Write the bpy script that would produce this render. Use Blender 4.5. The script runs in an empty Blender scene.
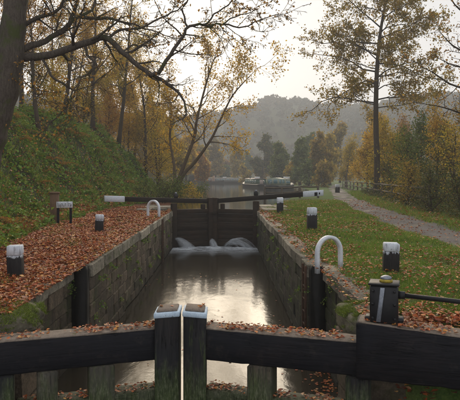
import bpy, bmesh, math, random
import numpy as np
from mathutils import Vector, Matrix

R = math.radians
rng = np.random.default_rng(7)
random.seed(7)
scene = bpy.context.scene
C = scene.collection

# ------------------------------------------------------------------ camera, sky, sun, exposure
EYE = 1.75
F = 571.0            # focal length in photograph pixels
cam = bpy.data.cameras.new('camera')
cam.sensor_width = 36.0
cam.lens = 36.0 * F / 460.0
cam.shift_x = 5.0 / 460.0
cam.shift_y = -23.0 / 460.0
cam.clip_start = 0.05
cam.clip_end = 4000
cam_o = bpy.data.objects.new('camera', cam)
cam_o.location = (0, 0, EYE)
cam_o.rotation_euler = (R(90), 0, 0)
C.objects.link(cam_o)
scene.camera = cam_o

SUN_EL, SUN_AZ = 13.0, -3.5          # degrees above the horizon, degrees right of +Y
world = bpy.data.worlds.new('World')
scene.world = world
world.use_nodes = True
nt = world.node_tree
nt.nodes.clear()
wo = nt.nodes.new('ShaderNodeOutputWorld')
bg = nt.nodes.new('ShaderNodeBackground')
sky = nt.nodes.new('ShaderNodeTexSky')
sky.sky_type = 'NISHITA'
sky.sun_disc = False
sky.sun_elevation = R(SUN_EL)
sky.sun_rotation = R(SUN_AZ)
sky.air_density = 1.0
sky.dust_density = 6.0
sky.ozone_density = 1.0
hsv = nt.nodes.new('ShaderNodeHueSaturation')      # thin even cloud takes most of the colour out of the sky
hsv.inputs['Saturation'].default_value = 0.75
mixw = nt.nodes.new('ShaderNodeMix')
mixw.data_type = 'RGBA'
mixw.inputs['Factor'].default_value = 0.945
mixw.inputs[7].default_value = (4.65, 4.72, 4.9, 1)
nt.links.new(sky.outputs[0], hsv.inputs['Color'])
nt.links.new(hsv.outputs[0], mixw.inputs[6])
nt.links.new(mixw.outputs[2], bg.inputs['Color'])
bg.inputs['Strength'].default_value = 0.10
nt.links.new(bg.outputs[0], wo.inputs[0])

sun = bpy.data.lights.new('sun', 'SUN')
sun.energy = 2.9
sun.angle = R(58)
sun.color = (1.0, 0.83, 0.60)
sun_o = bpy.data.objects.new('sun', sun)
sd = Vector((math.sin(R(SUN_AZ)) * math.cos(R(SUN_EL)), math.cos(R(SUN_AZ)) * math.cos(R(SUN_EL)), math.sin(R(SUN_EL))))
sun_o.rotation_euler = sd.to_track_quat('Z', 'Y').to_euler()
sun_o.location = sd * 300
C.objects.link(sun_o)

scene.view_settings.view_transform = 'Standard'
scene.view_settings.look = 'None'
scene.view_settings.exposure = 0.76
scene.view_settings.gamma = 1
scene.view_settings.use_curve_mapping = False
scene.render.engine = 'CYCLES'
scene.cycles.use_denoising = True
scene.cycles.max_bounces = 6
scene.cycles.diffuse_bounces = 3
scene.cycles.glossy_bounces = 3
scene.cycles.transmission_bounces = 4
scene.cycles.transparent_max_bounces = 12
scene.cycles.volume_bounces = 1
scene.cycles.sample_clamp_indirect = 6


def at(px, py, d):
    """a point of the place seen at photograph pixel (px, py) at distance d along +Y"""
    return Vector(((px - 225.0) * d / F, d, EYE - (py - 177.0) * d / F))


# ------------------------------------------------------------------ materials
class NT:
    def __init__(s, name):
        s.m = bpy.data.materials.new(name)
        s.m.use_nodes = True
        s.t = s.m.node_tree
        s.b = s.t.nodes['Principled BSDF']
        s.out = s.t.nodes['Material Output']
        s.pos = None

    def n(s, t, **kw):
        nd = s.t.nodes.new('ShaderNode' + t)
        for k, v in kw.items():
            setattr(nd, k, v)
        return nd

    def l(s, a, b):
        s.t.links.new(a, b)

    def coord(s, kind='world', scale=(1, 1, 1)):
        if kind == 'world':
            o = s.n('NewGeometry').outputs['Position']
        else:
            o = s.n('TexCoord').outputs['Object']
        mp = s.n('Mapping')
        mp.inputs['Scale'].default_value = scale
        s.l(o, mp.inputs['Vector'])
        return mp.outputs[0]

    def noise(s, vec, scale, detail=6, rough=.6, dist=0):
        nd = s.n('TexNoise')
        nd.inputs['Scale'].default_value = scale
        nd.inputs['Detail'].default_value = detail
        nd.inputs['Roughness'].default_value = rough
        nd.inputs['Distortion'].default_value = dist
        s.l(vec, nd.inputs['Vector'])
        return nd.outputs['Fac']

    def ramp(s, fac, stops):
        r = s.n('ValToRGB')
        el = r.color_ramp.elements
        while len(el) < len(stops):
            el.new(.5)
        for e, (p, c) in zip(el, stops):
            e.position = p
            e.color = (c[0], c[1], c[2], 1) if not isinstance(c, (int, float)) else (c, c, c, 1)
        s.l(fac, r.inputs[0])
        return r.outputs[0]

    def mix(s, fac, a, b, mode='MIX'):
        m = s.n('Mix', data_type='RGBA', blend_type=mode)
        for sock, v in ((m.inputs[0], fac), (m.inputs[6], a), (m.inputs[7], b)):
            if isinstance(v, (int, float)):
                sock.default_value = v
            elif isinstance(v, tuple):
                sock.default_value = (*v, 1)
            else:
                s.l(v, sock)
        return m.outputs[2]

    def math(s, op, a, b=None, clamp=False):
        m = s.n('Math', operation=op, use_clamp=clamp)
        for sock, v in ((m.inputs[0], a), (m.inputs[1], b)):
            if v is None:
                continue
            if isinstance(v, (int, float)):
                sock.default_value = v
            else:
                s.l(v, sock)
        return m.outputs[0]

    def bump(s, h, strength=.4, dist=.02, normal=None):
        b = s.n('Bump')
        b.inputs['Strength'].default_value = strength
        b.inputs['Distance'].default_value = dist
        s.l(h, b.inputs['Height'])
        if normal is not None:
            s.l(normal, b.inputs['Normal'])
        s.l(b.outputs[0], s.b.inputs['Normal'])
        return b.outputs[0]

    def col(s, c):
        if isinstance(c, tuple):
            s.b.inputs['Base Color'].default_value = (*c, 1)
        else:
            s.l(c, s.b.inputs['Base Color'])

    def set(s, rough=.8, spec=.3, metal=0):
        s.b.inputs['Roughness'].default_value = rough
        s.b.inputs['Specular IOR Level'].default_value = spec
        s.b.inputs['Metallic'].default_value = metal
        return s.m


def up_mask(t, lo, hi):
    g = t.n('NewGeometry')
    sx = t.n('SeparateXYZ')
    t.l(g.outputs['Normal'], sx.inputs[0])
    mr = t.n('MapRange')
    mr.inputs[1].default_value = lo
    mr.inputs[2].default_value = hi
    t.l(sx.outputs['Z'], mr.inputs[0])
    return mr.outputs[0]


def m_plain(name, c1, c2, scale=6, rough=.8, spec=.3, bs=.4, bd=.01, kind='world', stretch=(1, 1, 1), moss=None, metal=0):
    t = NT(name)
    v = t.coord(kind, stretch)
    n1 = t.noise(v, scale)
    n2 = t.noise(v, scale * 5.3, 4)
    c = t.ramp(n1, [(.3, c1), (.7, c2)])
    c = t.mix(.35, c, t.ramp(n2, [(.3, tuple(x * .6 for x in c1)), (.75, tuple(min(1, x * 1.35) for x in c2))]))
    if moss:
        mv = t.coord('world')
        mm = t.ramp(t.noise(mv, moss[1], 5, .65), [(moss[2], 0.0), (moss[2] + .14, 1.0)])
        if len(moss) > 3:
            mm = t.mix(1.0, mm, up_mask(t, *moss[3]), 'MULTIPLY')
        c = t.mix(mm, c, moss[0])
    t.col(c)
    t.bump(t.math('ADD', n1, t.math('MULTIPLY', n2, .5)), bs, bd)
    return t.set(rough, spec, metal)


def m_stone(name, tint, mossy=.55, wet=True):
    t = NT(name)
    v = t.coord('world')
    oi = t.n('ObjectInfo')
    n1 = t.noise(v, 2.3, 8, .7)
    n2 = t.noise(v, 15, 8, .78)
    c = t.ramp(n1, [(.32, tuple(x * .35 for x in tint)), (.5, tint), (.68, tuple(min(1, x * 1.7) for x in tint))])
    c = t.mix(.55, c, t.ramp(n2, [(.36, tuple(x * .25 for x in tint)), (.66, tuple(min(1, x * 2.0) for x in tint))]))
    rv = t.n('MapRange')
    rv.inputs[3].default_value = .50
    rv.inputs[4].default_value = 1.45
    t.l(oi.outputs['Random'], rv.inputs[0])
    cr = t.n('CombineColor')
    for k in range(3):
        t.l(rv.outputs[0], cr.inputs[k])
    c = t.mix(1.0, c, cr.outputs[0], 'MULTIPLY')
    # algae and moss stains with shapes of their own
    mo = t.ramp(t.noise(v, 1.7, 7, .7, .5), [(mossy, 0.0), (mossy + .15, 1.0)])
    c = t.mix(t.mix(1.0, mo, (.75, .75, .75), 'MULTIPLY'), c, t.ramp(n2, [(.3, (.035, .045, .012)), (.7, (.10, .12, .03))]))
    if wet:
        sv = t.n('SeparateXYZ')
        t.l(v, sv.inputs[0])
        wv = t.math('ADD', sv.outputs['Z'], t.math('MULTIPLY', t.noise(v, 1.1, 5), .8))
        wm = t.n('MapRange')
        wm.inputs[1].default_value = -.75
        wm.inputs[2].default_value = -1.5
        t.l(wv, wm.inputs[0])
        c = t.mix(t.math('MULTIPLY', wm.outputs[0], .6), c, (.028, .026, .014))
        # dark runs of damp and lime straight down the face
        rs = t.noise(t.coord('world', (2.4, 2.4, .12)), 2.0, 5, .6)
        c = t.mix(t.ramp(rs, [(.52, 0.0), (.68, .55)]), c, (.022, .020, .013))
    t.col(c)
    t.bump(t.math('ADD', t.math('MULTIPLY', n1, .6), n2), 1.0, .06)
    return t.set(.82, .3)


def m_leaf(name, cols, trans=.35, rough=.6):
    t = NT(name)
    g = t.n('NewGeometry')
    n = len(cols)
    r = t.ramp(g.outputs['Random Per Island'], [(i / max(1, n - 1), c) for i, c in enumerate(cols)])
    t.t.nodes.remove(t.b)
    d = t.n('BsdfPrincipled')
    d.inputs['Roughness'].default_value = rough
    d.inputs['Specular IOR Level'].default_value = .25
    t.l(r, d.inputs['Base Color'])
    tr = t.n('BsdfTranslucent')
    t.l(t.mix(1.0, r, (1.0, .95, .7), 'MULTIPLY'), tr.inputs['Color'])
    mx = t.n('MixShader')
    mx.inputs[0].default_value = trans
    t.l(d.outputs[0], mx.inputs[1])
    t.l(tr.outputs[0], mx.inputs[2])
    t.l(mx.outputs[0], t.out.inputs[0])
    return t.m


def m_blackwood(name, base=(.0065, .0065, .0085), worn=(.035, .030, .027), green=0.0, upright=False, algae=0.0):
    t = NT(name)
    v = t.coord('object', (14, 14, 1.2) if upright else (1.2, 14, 14))
    g = t.noise(v, 2.2, 8, .65, .4)
    v2 = t.coord('object')
    w = t.noise(v2, 5.5, 8, .7)
    c = t.ramp(g, [(.3, base), (.75, tuple(x * 2.2 for x in base))])
    c = t.mix(t.ramp(w, [(.54, 0.0), (.70, .8)]), c, worn)
    patch = t.ramp(t.noise(v2, 1.6, 5, .6), [(.45, 0.0), (.7, .7)])
    c = t.mix(patch, c, t.ramp(g, [(.35, tuple(x * .9 for x in base)), (.8, (base[0] * 5, base[1] * 3.6, base[2] * 2.8))]))
    sc = t.noise(t.coord('object', (26, 26, .9) if upright else (.9, 26, 26)), 1.5, 3, .5, .8)
    split = t.ramp(sc, [(.485, 1.0), (.5, 0.0), (.515, 1.0)])
    keepm = t.ramp(t.noise(v2, 2.4, 4), [(.5, 1.0), (.56, 0.0)])
    split = t.mix(keepm, split, (1.0, 1.0, 1.0))
    c = t.mix(1.0, c, t.mix(.85, (1.0, 1.0, 1.0), split), 'MULTIPLY')
    if green:
        gm = t.ramp(t.noise(t.coord('world', (3, 3, .5)), 2.2, 6, .7), [(.62 - green * .3, 0.0), (.80 - green * .3, 1.0)])
        c = t.mix(gm, c, t.ramp(g, [(.3, (.03, .05, .012)), (.7, (.12, .15, .05))]))
    if algae:
        sz_ = t.n('SeparateXYZ')
        wv = t.coord('world')
        t.l(wv, sz_.inputs[0])
        lm = t.n('MapRange')
        lm.inputs[1].default_value = -.55
        lm.inputs[2].default_value = -.95
        t.l(t.math('ADD', sz_.outputs['Z'], t.math('MULTIPLY', t.math('SUBTRACT', t.noise(t.coord('world', (4, 4, .8)), 2.5, 6, .7), .5), 1.1)), lm.inputs[0])
        c = t.mix(t.math('MULTIPLY', lm.outputs[0], algae), c, t.ramp(t.noise(t.coord('object', (9, 9, 2.0)), 5, 7, .75), [(.32, (.012, .018, .006)), (.5, (.05, .07, .022)), (.66, (.17, .18, .11))]))
    t.col(c)
    t.bump(t.math('ADD', t.math('ADD', g, t.math('MULTIPLY', w, .6)), split), .8, .014)
    return t.set(.62, .14)


MT = {}
MT['black'] = m_blackwood('tarred_black_timber')
MT['black_up'] = m_blackwood('tarred_brown_black_timber', (.013, .010, .008), (.04, .03, .022))
MT['greenpost'] = m_blackwood('algae_green_timber', (.035, .032, .025), (.15, .145, .12), .28, True, .75)
MT['mitre'] = m_blackwood('tarred_post_with_algae', (.010, .010, .011), (.045, .042, .036), .22, True, .85)
MT['gateplank'] = m_blackwood('wet_brown_gate_timber', (.020, .013, .008), (.04, .028, .018))
MT['rail'] = m_blackwood('algae_grey_rail_timber', (.03, .028, .022), (.15, .14, .115), .25, False, .6)
MT['weathered'] = m_plain('weathered_beam_top', (.13, .10, .08), (.27, .22, .175), 9, .85, .2, .6, .01, moss=((.12, .12, .05), 7, .6))
MT['white'] = m_plain('chipped_white_paint', (.50, .53, .60), (.68, .72, .80), 14, .55, .4, .25, .004, moss=((.10, .085, .065), 26, .63))


def m_streaked():
    t = NT('streaked_white_paint')
    v = t.coord('world', (9, 9, 1.1))
    n = t.noise(v, 2.4, 7, .75)
    n2 = t.noise(t.coord('world'), 22, 5, .7)
    c = t.ramp(n, [(.36, (.24, .24, .25)), (.47, (.58, .61, .66)), (.7, (.76, .79, .85))])
    c = t.mix(t.ramp(n2, [(.60, 0.0), (.72, .8)]), c, (.10, .095, .085))
    t.col(c)
    t.bump(t.math('ADD', n, n2), .5, .01)
    return t.set(.6, .3)


MT['streaked'] = m_streaked()
MT['hoop'] = m_plain('dull_white_paint_on_steel', (.62, .65, .70), (.76, .79, .84), 14, .5, .4, .2, .003, moss=((.17, .12, .09), 18, .62))
MT['cap_band'] = m_plain('pale_blue_white_paint', (.38, .50, .64), (.60, .70, .80), 18, .6, .3, .3, .004, moss=((.09, .085, .075), 16, .585))
MT['iron'] = m_plain('black_painted_iron', (.006, .006, .008), (.018, .017, .018), 12, .5, .3, .3, .004, moss=((.09, .045, .022), 17, .64))
MT['faded'] = m_plain('faded_grey_lettering', (.14, .14, .15), (.40, .41, .43), 40, .7, .2)
MT['steel'] = m_plain('bright_worn_steel', (.14, .15, .18), (.28, .30, .34), 12, .4, .5, .2, .003, metal=.5)
MT['yellow'] = m_plain('yellow_paint', (.30, .22, .02), (.45, .34, .05), 14, .6, .3, moss=((.08, .07, .03), 25, .55))
MT['rust'] = m_plain('rusted_iron', (.035, .020, .012), (.11, .055, .03), 14, .8, .3, .4, .004)
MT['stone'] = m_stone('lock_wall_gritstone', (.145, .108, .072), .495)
MT['stone_damp_shaded'] = m_stone('damp_shaded_lock_wall_gritstone', (.068, .056, .041), .46)  # right wall: damp stone, its tint also darkened to paint in the recess shadow
MT['coping'] = m_stone('coping_gritstone', (.33, .29, .22), .52, wet=False)
MT['mossstone'] = m_plain('moss_covered_stone', (.10, .09, .06), (.20, .175, .13), 5, .95, .1, .9, .03, moss=((.06, .075, .018), 5.0, .48, (-.4, .7)))
MT['mortar'] = m_plain('dark_lime_mortar', (.03, .026, .02), (.07, .06, .045), 9, .9, .1, .6, .02)
MT['wetblack'] = m_plain('wet_black_timber_fender', (.005, .005, .004), (.014, .012, .010), 8, .6, .2, .6, .015)
MT['postwood'] = m_plain('weathered_brown_post', (.09, .055, .033), (.20, .125, .075), 6, .85, .2, .7, .01, stretch=(6, 6, .7))
MT['fencewood'] = m_plain('grey_brown_fence_timber', (.07, .055, .04), (.16, .13, .10), 6, .85, .2, .6, .01)
MT['bark'] = m_plain('damp_grey_bark', (.055, .043, .034), (.19, .155, .125), 7, .9, .2, 1.0, .05, stretch=(5, 5, 1.1), moss=((.10, .115, .04), 2.6, .52))
MT['bark2'] = m_plain('dark_brown_bark', (.035, .024, .016), (.085, .060, .040), 9, .9, .2, .8, .02, stretch=(3, 3, .8))
MT['bark_gold'] = m_plain('pale_brown_bark', (.07, .048, .028), (.15, .105, .065), 9, .9, .2, .8, .02, stretch=(3, 3, .8))


def m_ground_left():
    t = NT('leaf_strewn_earth')
    v = t.coord('world')
    vo = t.n('TexVoronoi')
    vo.inputs['Scale'].default_value = 22
    t.l(v, vo.inputs['Vector'])
    sep = t.n('SeparateColor')
    t.l(vo.outputs['Color'], sep.inputs[0])
    c = t.ramp(sep.outputs[0], [(0, (.06, .022, .012)), (.35, (.16, .055, .025)), (.6, (.10, .05, .028)), (.8, (.24, .10, .04)), (1, (.05, .04, .02))])
    g = t.noise(v, 1.3, 6)
    c2 = t.ramp(t.noise(v, 30, 4), [(.3, (.018, .020, .009)), (.7, (.05, .055, .02))])
    sx = t.n('SeparateXYZ')
    t.l(v, sx.inputs[0])
    wm = t.n('MapRange')
    wm.inputs[1].default_value = -4.8
    wm.inputs[2].default_value = -5.8
    t.l(t.math('ADD', sx.outputs['X'], t.math('MULTIPLY', g, 1.2)), wm.inputs[0])
    c = t.mix(wm.outputs[0], c, c2)
    t.col(c)
    t.bump(t.math('ADD', vo.outputs['Distance'], g), .6, .03)
    return t.set(.9, .15)


def m_lawn():
    t = NT('short_damp_turf')
    v = t.coord('world')
    n1 = t.noise(v, .9, 6)
    n2 = t.noise(v, 24, 6, .7)
    c = t.ramp(n2, [(.3, (.03, .06, .012)), (.55, (.08, .14, .026)), (.8, (.17, .20, .055))])
    c = t.mix(t.ramp(n1, [(.45, 0.0), (.68, .75)]), c, t.ramp(n2, [(.3, (.045, .03, .015)), (.7, (.14, .095, .05))]))
    t.col(c)
    t.bump(n2, .8, .04)
    return t.set(.95, .1)


MT['ground_left'] = m_ground_left()
MT['lawn'] = m_lawn()
def m_path():
    t = NT('damp_gravel_path')
    v = t.coord('world')
    n1 = t.noise(t.coord('world', (1.6, .5, 1)), 1.6, 6, .65)
    n2 = t.noise(v, 14, 6, .75)
    n3 = t.noise(v, 60, 3, .7)
    c = t.ramp(n1, [(.3, (.055, .045, .038)), (.5, (.125, .108, .098)), (.7, (.21, .185, .172))])
    c = t.mix(.45, c, t.ramp(n2, [(.35, (.04, .033, .028)), (.65, (.24, .21, .19))]))
    c = t.mix(.3, c, t.ramp(n3, [(.4, (.03, .026, .022)), (.6, (.30, .27, .25))]))
    mud = t.ramp(t.noise(v, .9, 5, .6), [(.52, 0.0), (.62, .8)])
    c = t.mix(mud, c, (.07, .052, .036))
    t.col(c)
    rg = t.ramp(mud, [(0, .9), (1, .45)])
    t.l(rg, t.b.inputs['Roughness'])
    t.bump(t.math('ADD', t.math('ADD', n1, n2), t.math('MULTIPLY', n3, .5)), .9, .03)
    m = t.set(.85, .25)
    return m


MT['path'] = m_path()
MT['path_leaf'] = MT['path']
MT['far_ground'] = m_plain('far_rough_grass', (.03, .035, .015), (.08, .075, .035), .3, .95, .1, .5, .3)


def m_water(name, base, bscale, strength, rough):
    t = NT(name)
    v = t.coord('world', (1.0, .55, 1.0))
    n1 = t.noise(v, bscale, 4, .55, .6)
    n2 = t.noise(v, bscale * .23, 3, .5, .3)
    t.col(base)
    t.bump(t.math('ADD', n1, t.math('MULTIPLY', n2, 2.2)), strength, .02)
    m = t.set(rough, .5)
    t.b.inputs['IOR'].default_value = 1.333
    return m


MT['water_chamber'] = m_water('brown_lock_water', (.032, .026, .017), 3.2, .26, .12)
MT['water_chamber'].node_tree.nodes['Principled BSDF'].inputs['IOR'].default_value = 1.45
MT['water_pond'] = m_water('still_canal_water', (.022, .020, .012), 4.0, .16, .04)


def m_foam():
    t = NT('white_foam')
    v = t.coord('world')
    n = t.noise(v, 7, 6, .7, .4)
    n2 = t.noise(t.coord('world', (1, 2.5, 1)), 1.8, 4, .6)
    t.col((.72, .76, .80))
    a = t.ramp(t.math('ADD', t.math('MULTIPLY', n, .5), t.math('MULTIPLY', n2, .6)), [(.40, 0.0), (.60, .95)])
    fa = t.n('Attribute')
    fa.attribute_name = 'fade'
    t.l(t.math('MULTIPLY', t.math('ADD', a, .12), fa.outputs['Fac'], True), t.b.inputs['Alpha'])
    return t.set(.6, .3)


def m_spray():
    t = NT('white_water')
    t.col((.78, .82, .86))
    n = t.noise(t.coord('world'), 9, 4)
    t.l(t.ramp(n, [(.3, .15), (.7, .6)]), t.b.inputs['Alpha'])
    return t.set(.35, .4)


MT['foam'] = m_foam()
MT['spray'] = m_spray()

L_FALLEN = m_leaf('fallen_leaf', [(0.3, 0.0616, 0.0247), (0.525, 0.146, 0.0427), (0.163, 0.0448, 0.0266), (0.625, 0.235, 0.0712), (0.375, 0.0896, 0.038), (0.213, 0.0728, 0.0427), (0.55, 0.291, 0.142), (0.1, 0.0403, 0.0247), (0.475, 0.118, 0.0333), (0.625, 0.336, 0.0855), (0.275, 0.0728, 0.0333), (0.15, 0.0616, 0.0399)], .15, .5)
L_BANK = m_leaf('bank_leaf', [(0.0945, 0.2, 0.03), (0.189, 0.338, 0.045), (0.054, 0.112, 0.02), (0.284, 0.425, 0.07), (0.108, 0.2, 0.034), (0.365, 0.388, 0.08), (0.135, 0.275, 0.04), (0.27, 0.175, 0.05)], .38, .5)
L_GRASS = m_leaf('grass_blade', [(0.104, 0.198, 0.024), (0.171, 0.282, 0.036), (0.0793, 0.138, 0.02), (0.256, 0.336, 0.06), (0.366, 0.348, 0.1)], .38, .6)
L_MOSS = m_leaf('moss_tuft', [(.10, .15, .014), (.17, .23, .02), (.06, .09, .012), (.22, .26, .04)], .25)
L_GOLD = m_leaf('gold_leaf', [(.56, .33, .045), (.70, .46, .07), (.40, .26, .04), (.75, .54, .12), (.30, .23, .05), (.55, .27, .04)], .68)
L_ORANGE = m_leaf('orange_brown_leaf', [(.52, .25, .045), (.36, .16, .04), (.62, .36, .07), (.26, .13, .045), (.58, .42, .11)], .6)
L_OLIVE = m_leaf('olive_leaf', [(.24, .19, .036), (.36, .27, .05), (.15, .135, .032), (.46, .33, .07), (.26, .16, .045), (.52, .34, .08)], .62)
L_YOLIVE = m_leaf('yellow_olive_leaf', [(0.35, 0.276, 0.045), (0.525, 0.384, 0.06), (0.237, 0.216, 0.04), (0.625, 0.408, 0.07), (0.2, 0.192, 0.045)], .6)
L_GREEN = m_leaf('dull_green_leaf', [(0.0956, 0.143, 0.0306), (0.16, 0.204, 0.0442), (0.0638, 0.0979, 0.0255), (0.234, 0.245, 0.0595)], .35)
L_DARK = m_leaf('dark_green_leaf', [(0.053, 0.0734, 0.0204), (0.0928, 0.112, 0.0272), (0.0398, 0.053, 0.017), (0.155, 0.143, 0.0425), (0.199, 0.143, 0.034)], .3)
L_BROWN = m_leaf('brown_leaf', [(0.286, 0.15, 0.05), (0.442, 0.237, 0.06), (0.195, 0.112, 0.045), (0.52, 0.338, 0.09)], .5)


# ------------------------------------------------------------------ mesh helpers
def link(o, parent=None):
    C.objects.link(o)
    if parent is not None:
        o.parent = parent
    return o


def mesh_np(name, verts, faces_flat, loop_tot, material, smooth=False):
    me = bpy.data.meshes.new(name)
    verts = np.asarray(verts, dtype=np.float32)
    faces_flat = np.asarray(faces_flat, dtype=np.int32)
    loop_tot = np.asarray(loop_tot, dtype=np.int32)
    me.vertices.add(len(verts))
    me.vertices.foreach_set('co', verts.ravel())
    me.loops.add(len(faces_flat))
    me.loops.foreach_set('vertex_index', faces_flat)
    me.polygons.add(len(loop_tot))
    st = np.concatenate(([0], np.cumsum(loop_tot)[:-1])).astype(np.int32)
    me.polygons.foreach_set('loop_start', st)
    me.polygons.foreach_set('loop_total', loop_tot)
    if smooth:
        me.polygons.foreach_set('use_smooth', np.ones(len(loop_tot), dtype=bool))
    me.update(calc_edges=True)
    if material is not None:
        me.materials.append(material)
    return me


class MB:
    """collects boxes, tubes and faces for one mesh"""
    def __init__(s):
        s.v = []
        s.f = []
        s.n = 0

    def add(s, verts, faces):
        verts = np.asarray(verts, dtype=np.float64).reshape(-1, 3)
        s.v.append(verts)
        s.f.extend([tuple(i + s.n for i in f) for f in faces])
        s.n += len(verts)

    def box(s, x0, x1, y0, y1, z0, z1, b=0.0, jit=0.0, taper=None):
        if b <= 0:
            v = np.array([(x, y, z) for x in (x0, x1) for y in (y0, y1) for z in (z0, z1)], float)
            f = [(0, 1, 3, 2), (4, 6, 7, 5), (0, 4, 5, 1), (2, 3, 7, 6), (0, 2, 6, 4), (1, 5, 7, 3)]
        else:
            v, f = chamfer(x0, x1, y0, y1, z0, z1, b)
        if jit:
            v = v + rng.normal(0, jit, v.shape)
        s.add(v, f)

    def tube(s, pts, radii, sides=6, cap=True):
        pts = np.asarray(pts, float)
        n = len(pts)
        radii = np.broadcast_to(np.asarray(radii, float), (n,))
        tg = np.gradient(pts, axis=0)
        tg /= (np.linalg.norm(tg, axis=1, keepdims=True) + 1e-9)
        ref = np.array([0, 0, 1.0]) if abs(tg[0][2]) < .9 else np.array([1.0, 0, 0])
        u = np.cross(tg, ref)
        nn = np.linalg.norm(u, axis=1, keepdims=True)
        u = np.where(nn < 1e-4, np.array([1.0, 0, 0]), u / (nn + 1e-9))
        w = np.cross(tg, u)
        a = np.linspace(0, 2 * np.pi, sides, endpoint=False)
        ring = (np.cos(a)[None, :, None] * u[:, None, :] + np.sin(a)[None, :, None] * w[:, None, :]) * radii[:, None, None]
        v = (pts[:, None, :] + ring).reshape(-1, 3)
        f = []
        for i in range(n - 1):
            for k in range(sides):
                k2 = (k + 1) % sides
                f.append((i * sides + k, i * sides + k2, (i + 1) * sides + k2, (i + 1) * sides + k))
        if cap:
            f.append(tuple(range(sides - 1, -1, -1)))
            f.append(tuple((n - 1) * sides + k for k in range(sides)))
        s.add(v, f)

    def prism(s, outline, y0, y1, axis='y'):
        """closed outline of (x, z) pushed from y0 to y1"""
        n = len(outline)
        v = [(x, y0, z) for x, z in outline] + [(x, y1, z) for x, z in outline]
        f = [tuple(range(n)), tuple(range(2 * n - 1, n - 1, -1))]
        f += [(i, i + n, (i + 1) % n + n, (i + 1) % n) for i in range(n)]
        s.add(v, f)

    def mesh(s, name, material, smooth=False):
        v = np.concatenate(s.v) if s.v else np.zeros((0, 3))
        tot = [len(f) for f in s.f]
        flat = [i for f in s.f for i in f]
        return mesh_np(name, v, flat, tot, material, smooth)

    def obj(s, name, material, parent=None, smooth=False):
        o = bpy.data.objects.new(name, s.mesh(name, material, smooth))
        return link(o, parent)


def chamfer(x0, x1, y0, y1, z0, z1, b):
    bm = bmesh.new()
    vs = [bm.verts.new((x, y, z)) for x in (x0, x1) for y in (y0, y1) for z in (z0, z1)]
    for f in [(0, 1, 3, 2), (4, 6, 7, 5), (0, 4, 5, 1), (2, 3, 7, 6), (0, 2, 6, 4), (1, 5, 7, 3)]:
        bm.faces.new([vs[i] for i in f])
    bmesh.ops.recalc_face_normals(bm, faces=bm.faces)
    bmesh.ops.bevel(bm, geom=list(bm.edges), offset=b, segments=1, affect='EDGES', profile=.5)
    bm.verts.index_update()
    v = np.array([tuple(q.co) for q in bm.verts])
    f = [tuple(q.index for q in fc.verts) for fc in bm.faces]
    bm.free()
    return v, f


def loft_beam(x0, x1, y0, y1, z0, z1, b, n, jit, axis='x'):
    """a long squared timber, its faces and arrises slightly uneven"""
    sec = [(y0 + b, z0), (y1 - b, z0), (y1, z0 + b), (y1, z1 - b), (y1 - b, z1), (y0 + b, z1), (y0, z1 - b), (y0, z0 + b)]
    V = []
    for i in range(n + 1):
        x = x0 + (x1 - x0) * i / n
        for (a, c) in sec:
            V.append((x, a + rng.normal(0, jit), c + rng.normal(0, jit)))
    Fc = [(i * 8 + k, i * 8 + (k + 1) % 8, (i + 1) * 8 + (k + 1) % 8, (i + 1) * 8 + k) for i in range(n) for k in range(8)]
    Fc += [tuple(range(7, -1, -1)), tuple(n * 8 + k for k in range(8))]
    V = np.array(V)
    if axis == 'z':
        V = V[:, [1, 2, 0]]
    return V, Fc


def beam_obj(name, dims, material, parent, b=.012, n=26, jit=.0025):
    m = MB()
    m.add(*loft_beam(*dims, b, n, jit))
    return m.obj(name, material, parent)


def empty(name, loc=(0, 0, 0), rz=0.0, label=None, cat=None, group=None):
    o = bpy.data.objects.new(name, None)
    o.location = loc
    o.rotation_euler = (0, 0, rz)
    o.empty_display_size = .2
    link(o)
    return tag(o, label, cat, group)


def tag(o, label=None, cat=None, group=None, kind=None):
    if label:
        o['label'] = label
    if cat:
        o['category'] = cat
    if group:
        o['group'] = group
    if kind:
        o['kind'] = kind
    return o


def box_obj(name, dims, material, parent=None, b=.01, jit=0.0):
    m = MB()
    m.box(*dims, b=b, jit=jit)
    return m.obj(name, material, parent)


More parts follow.
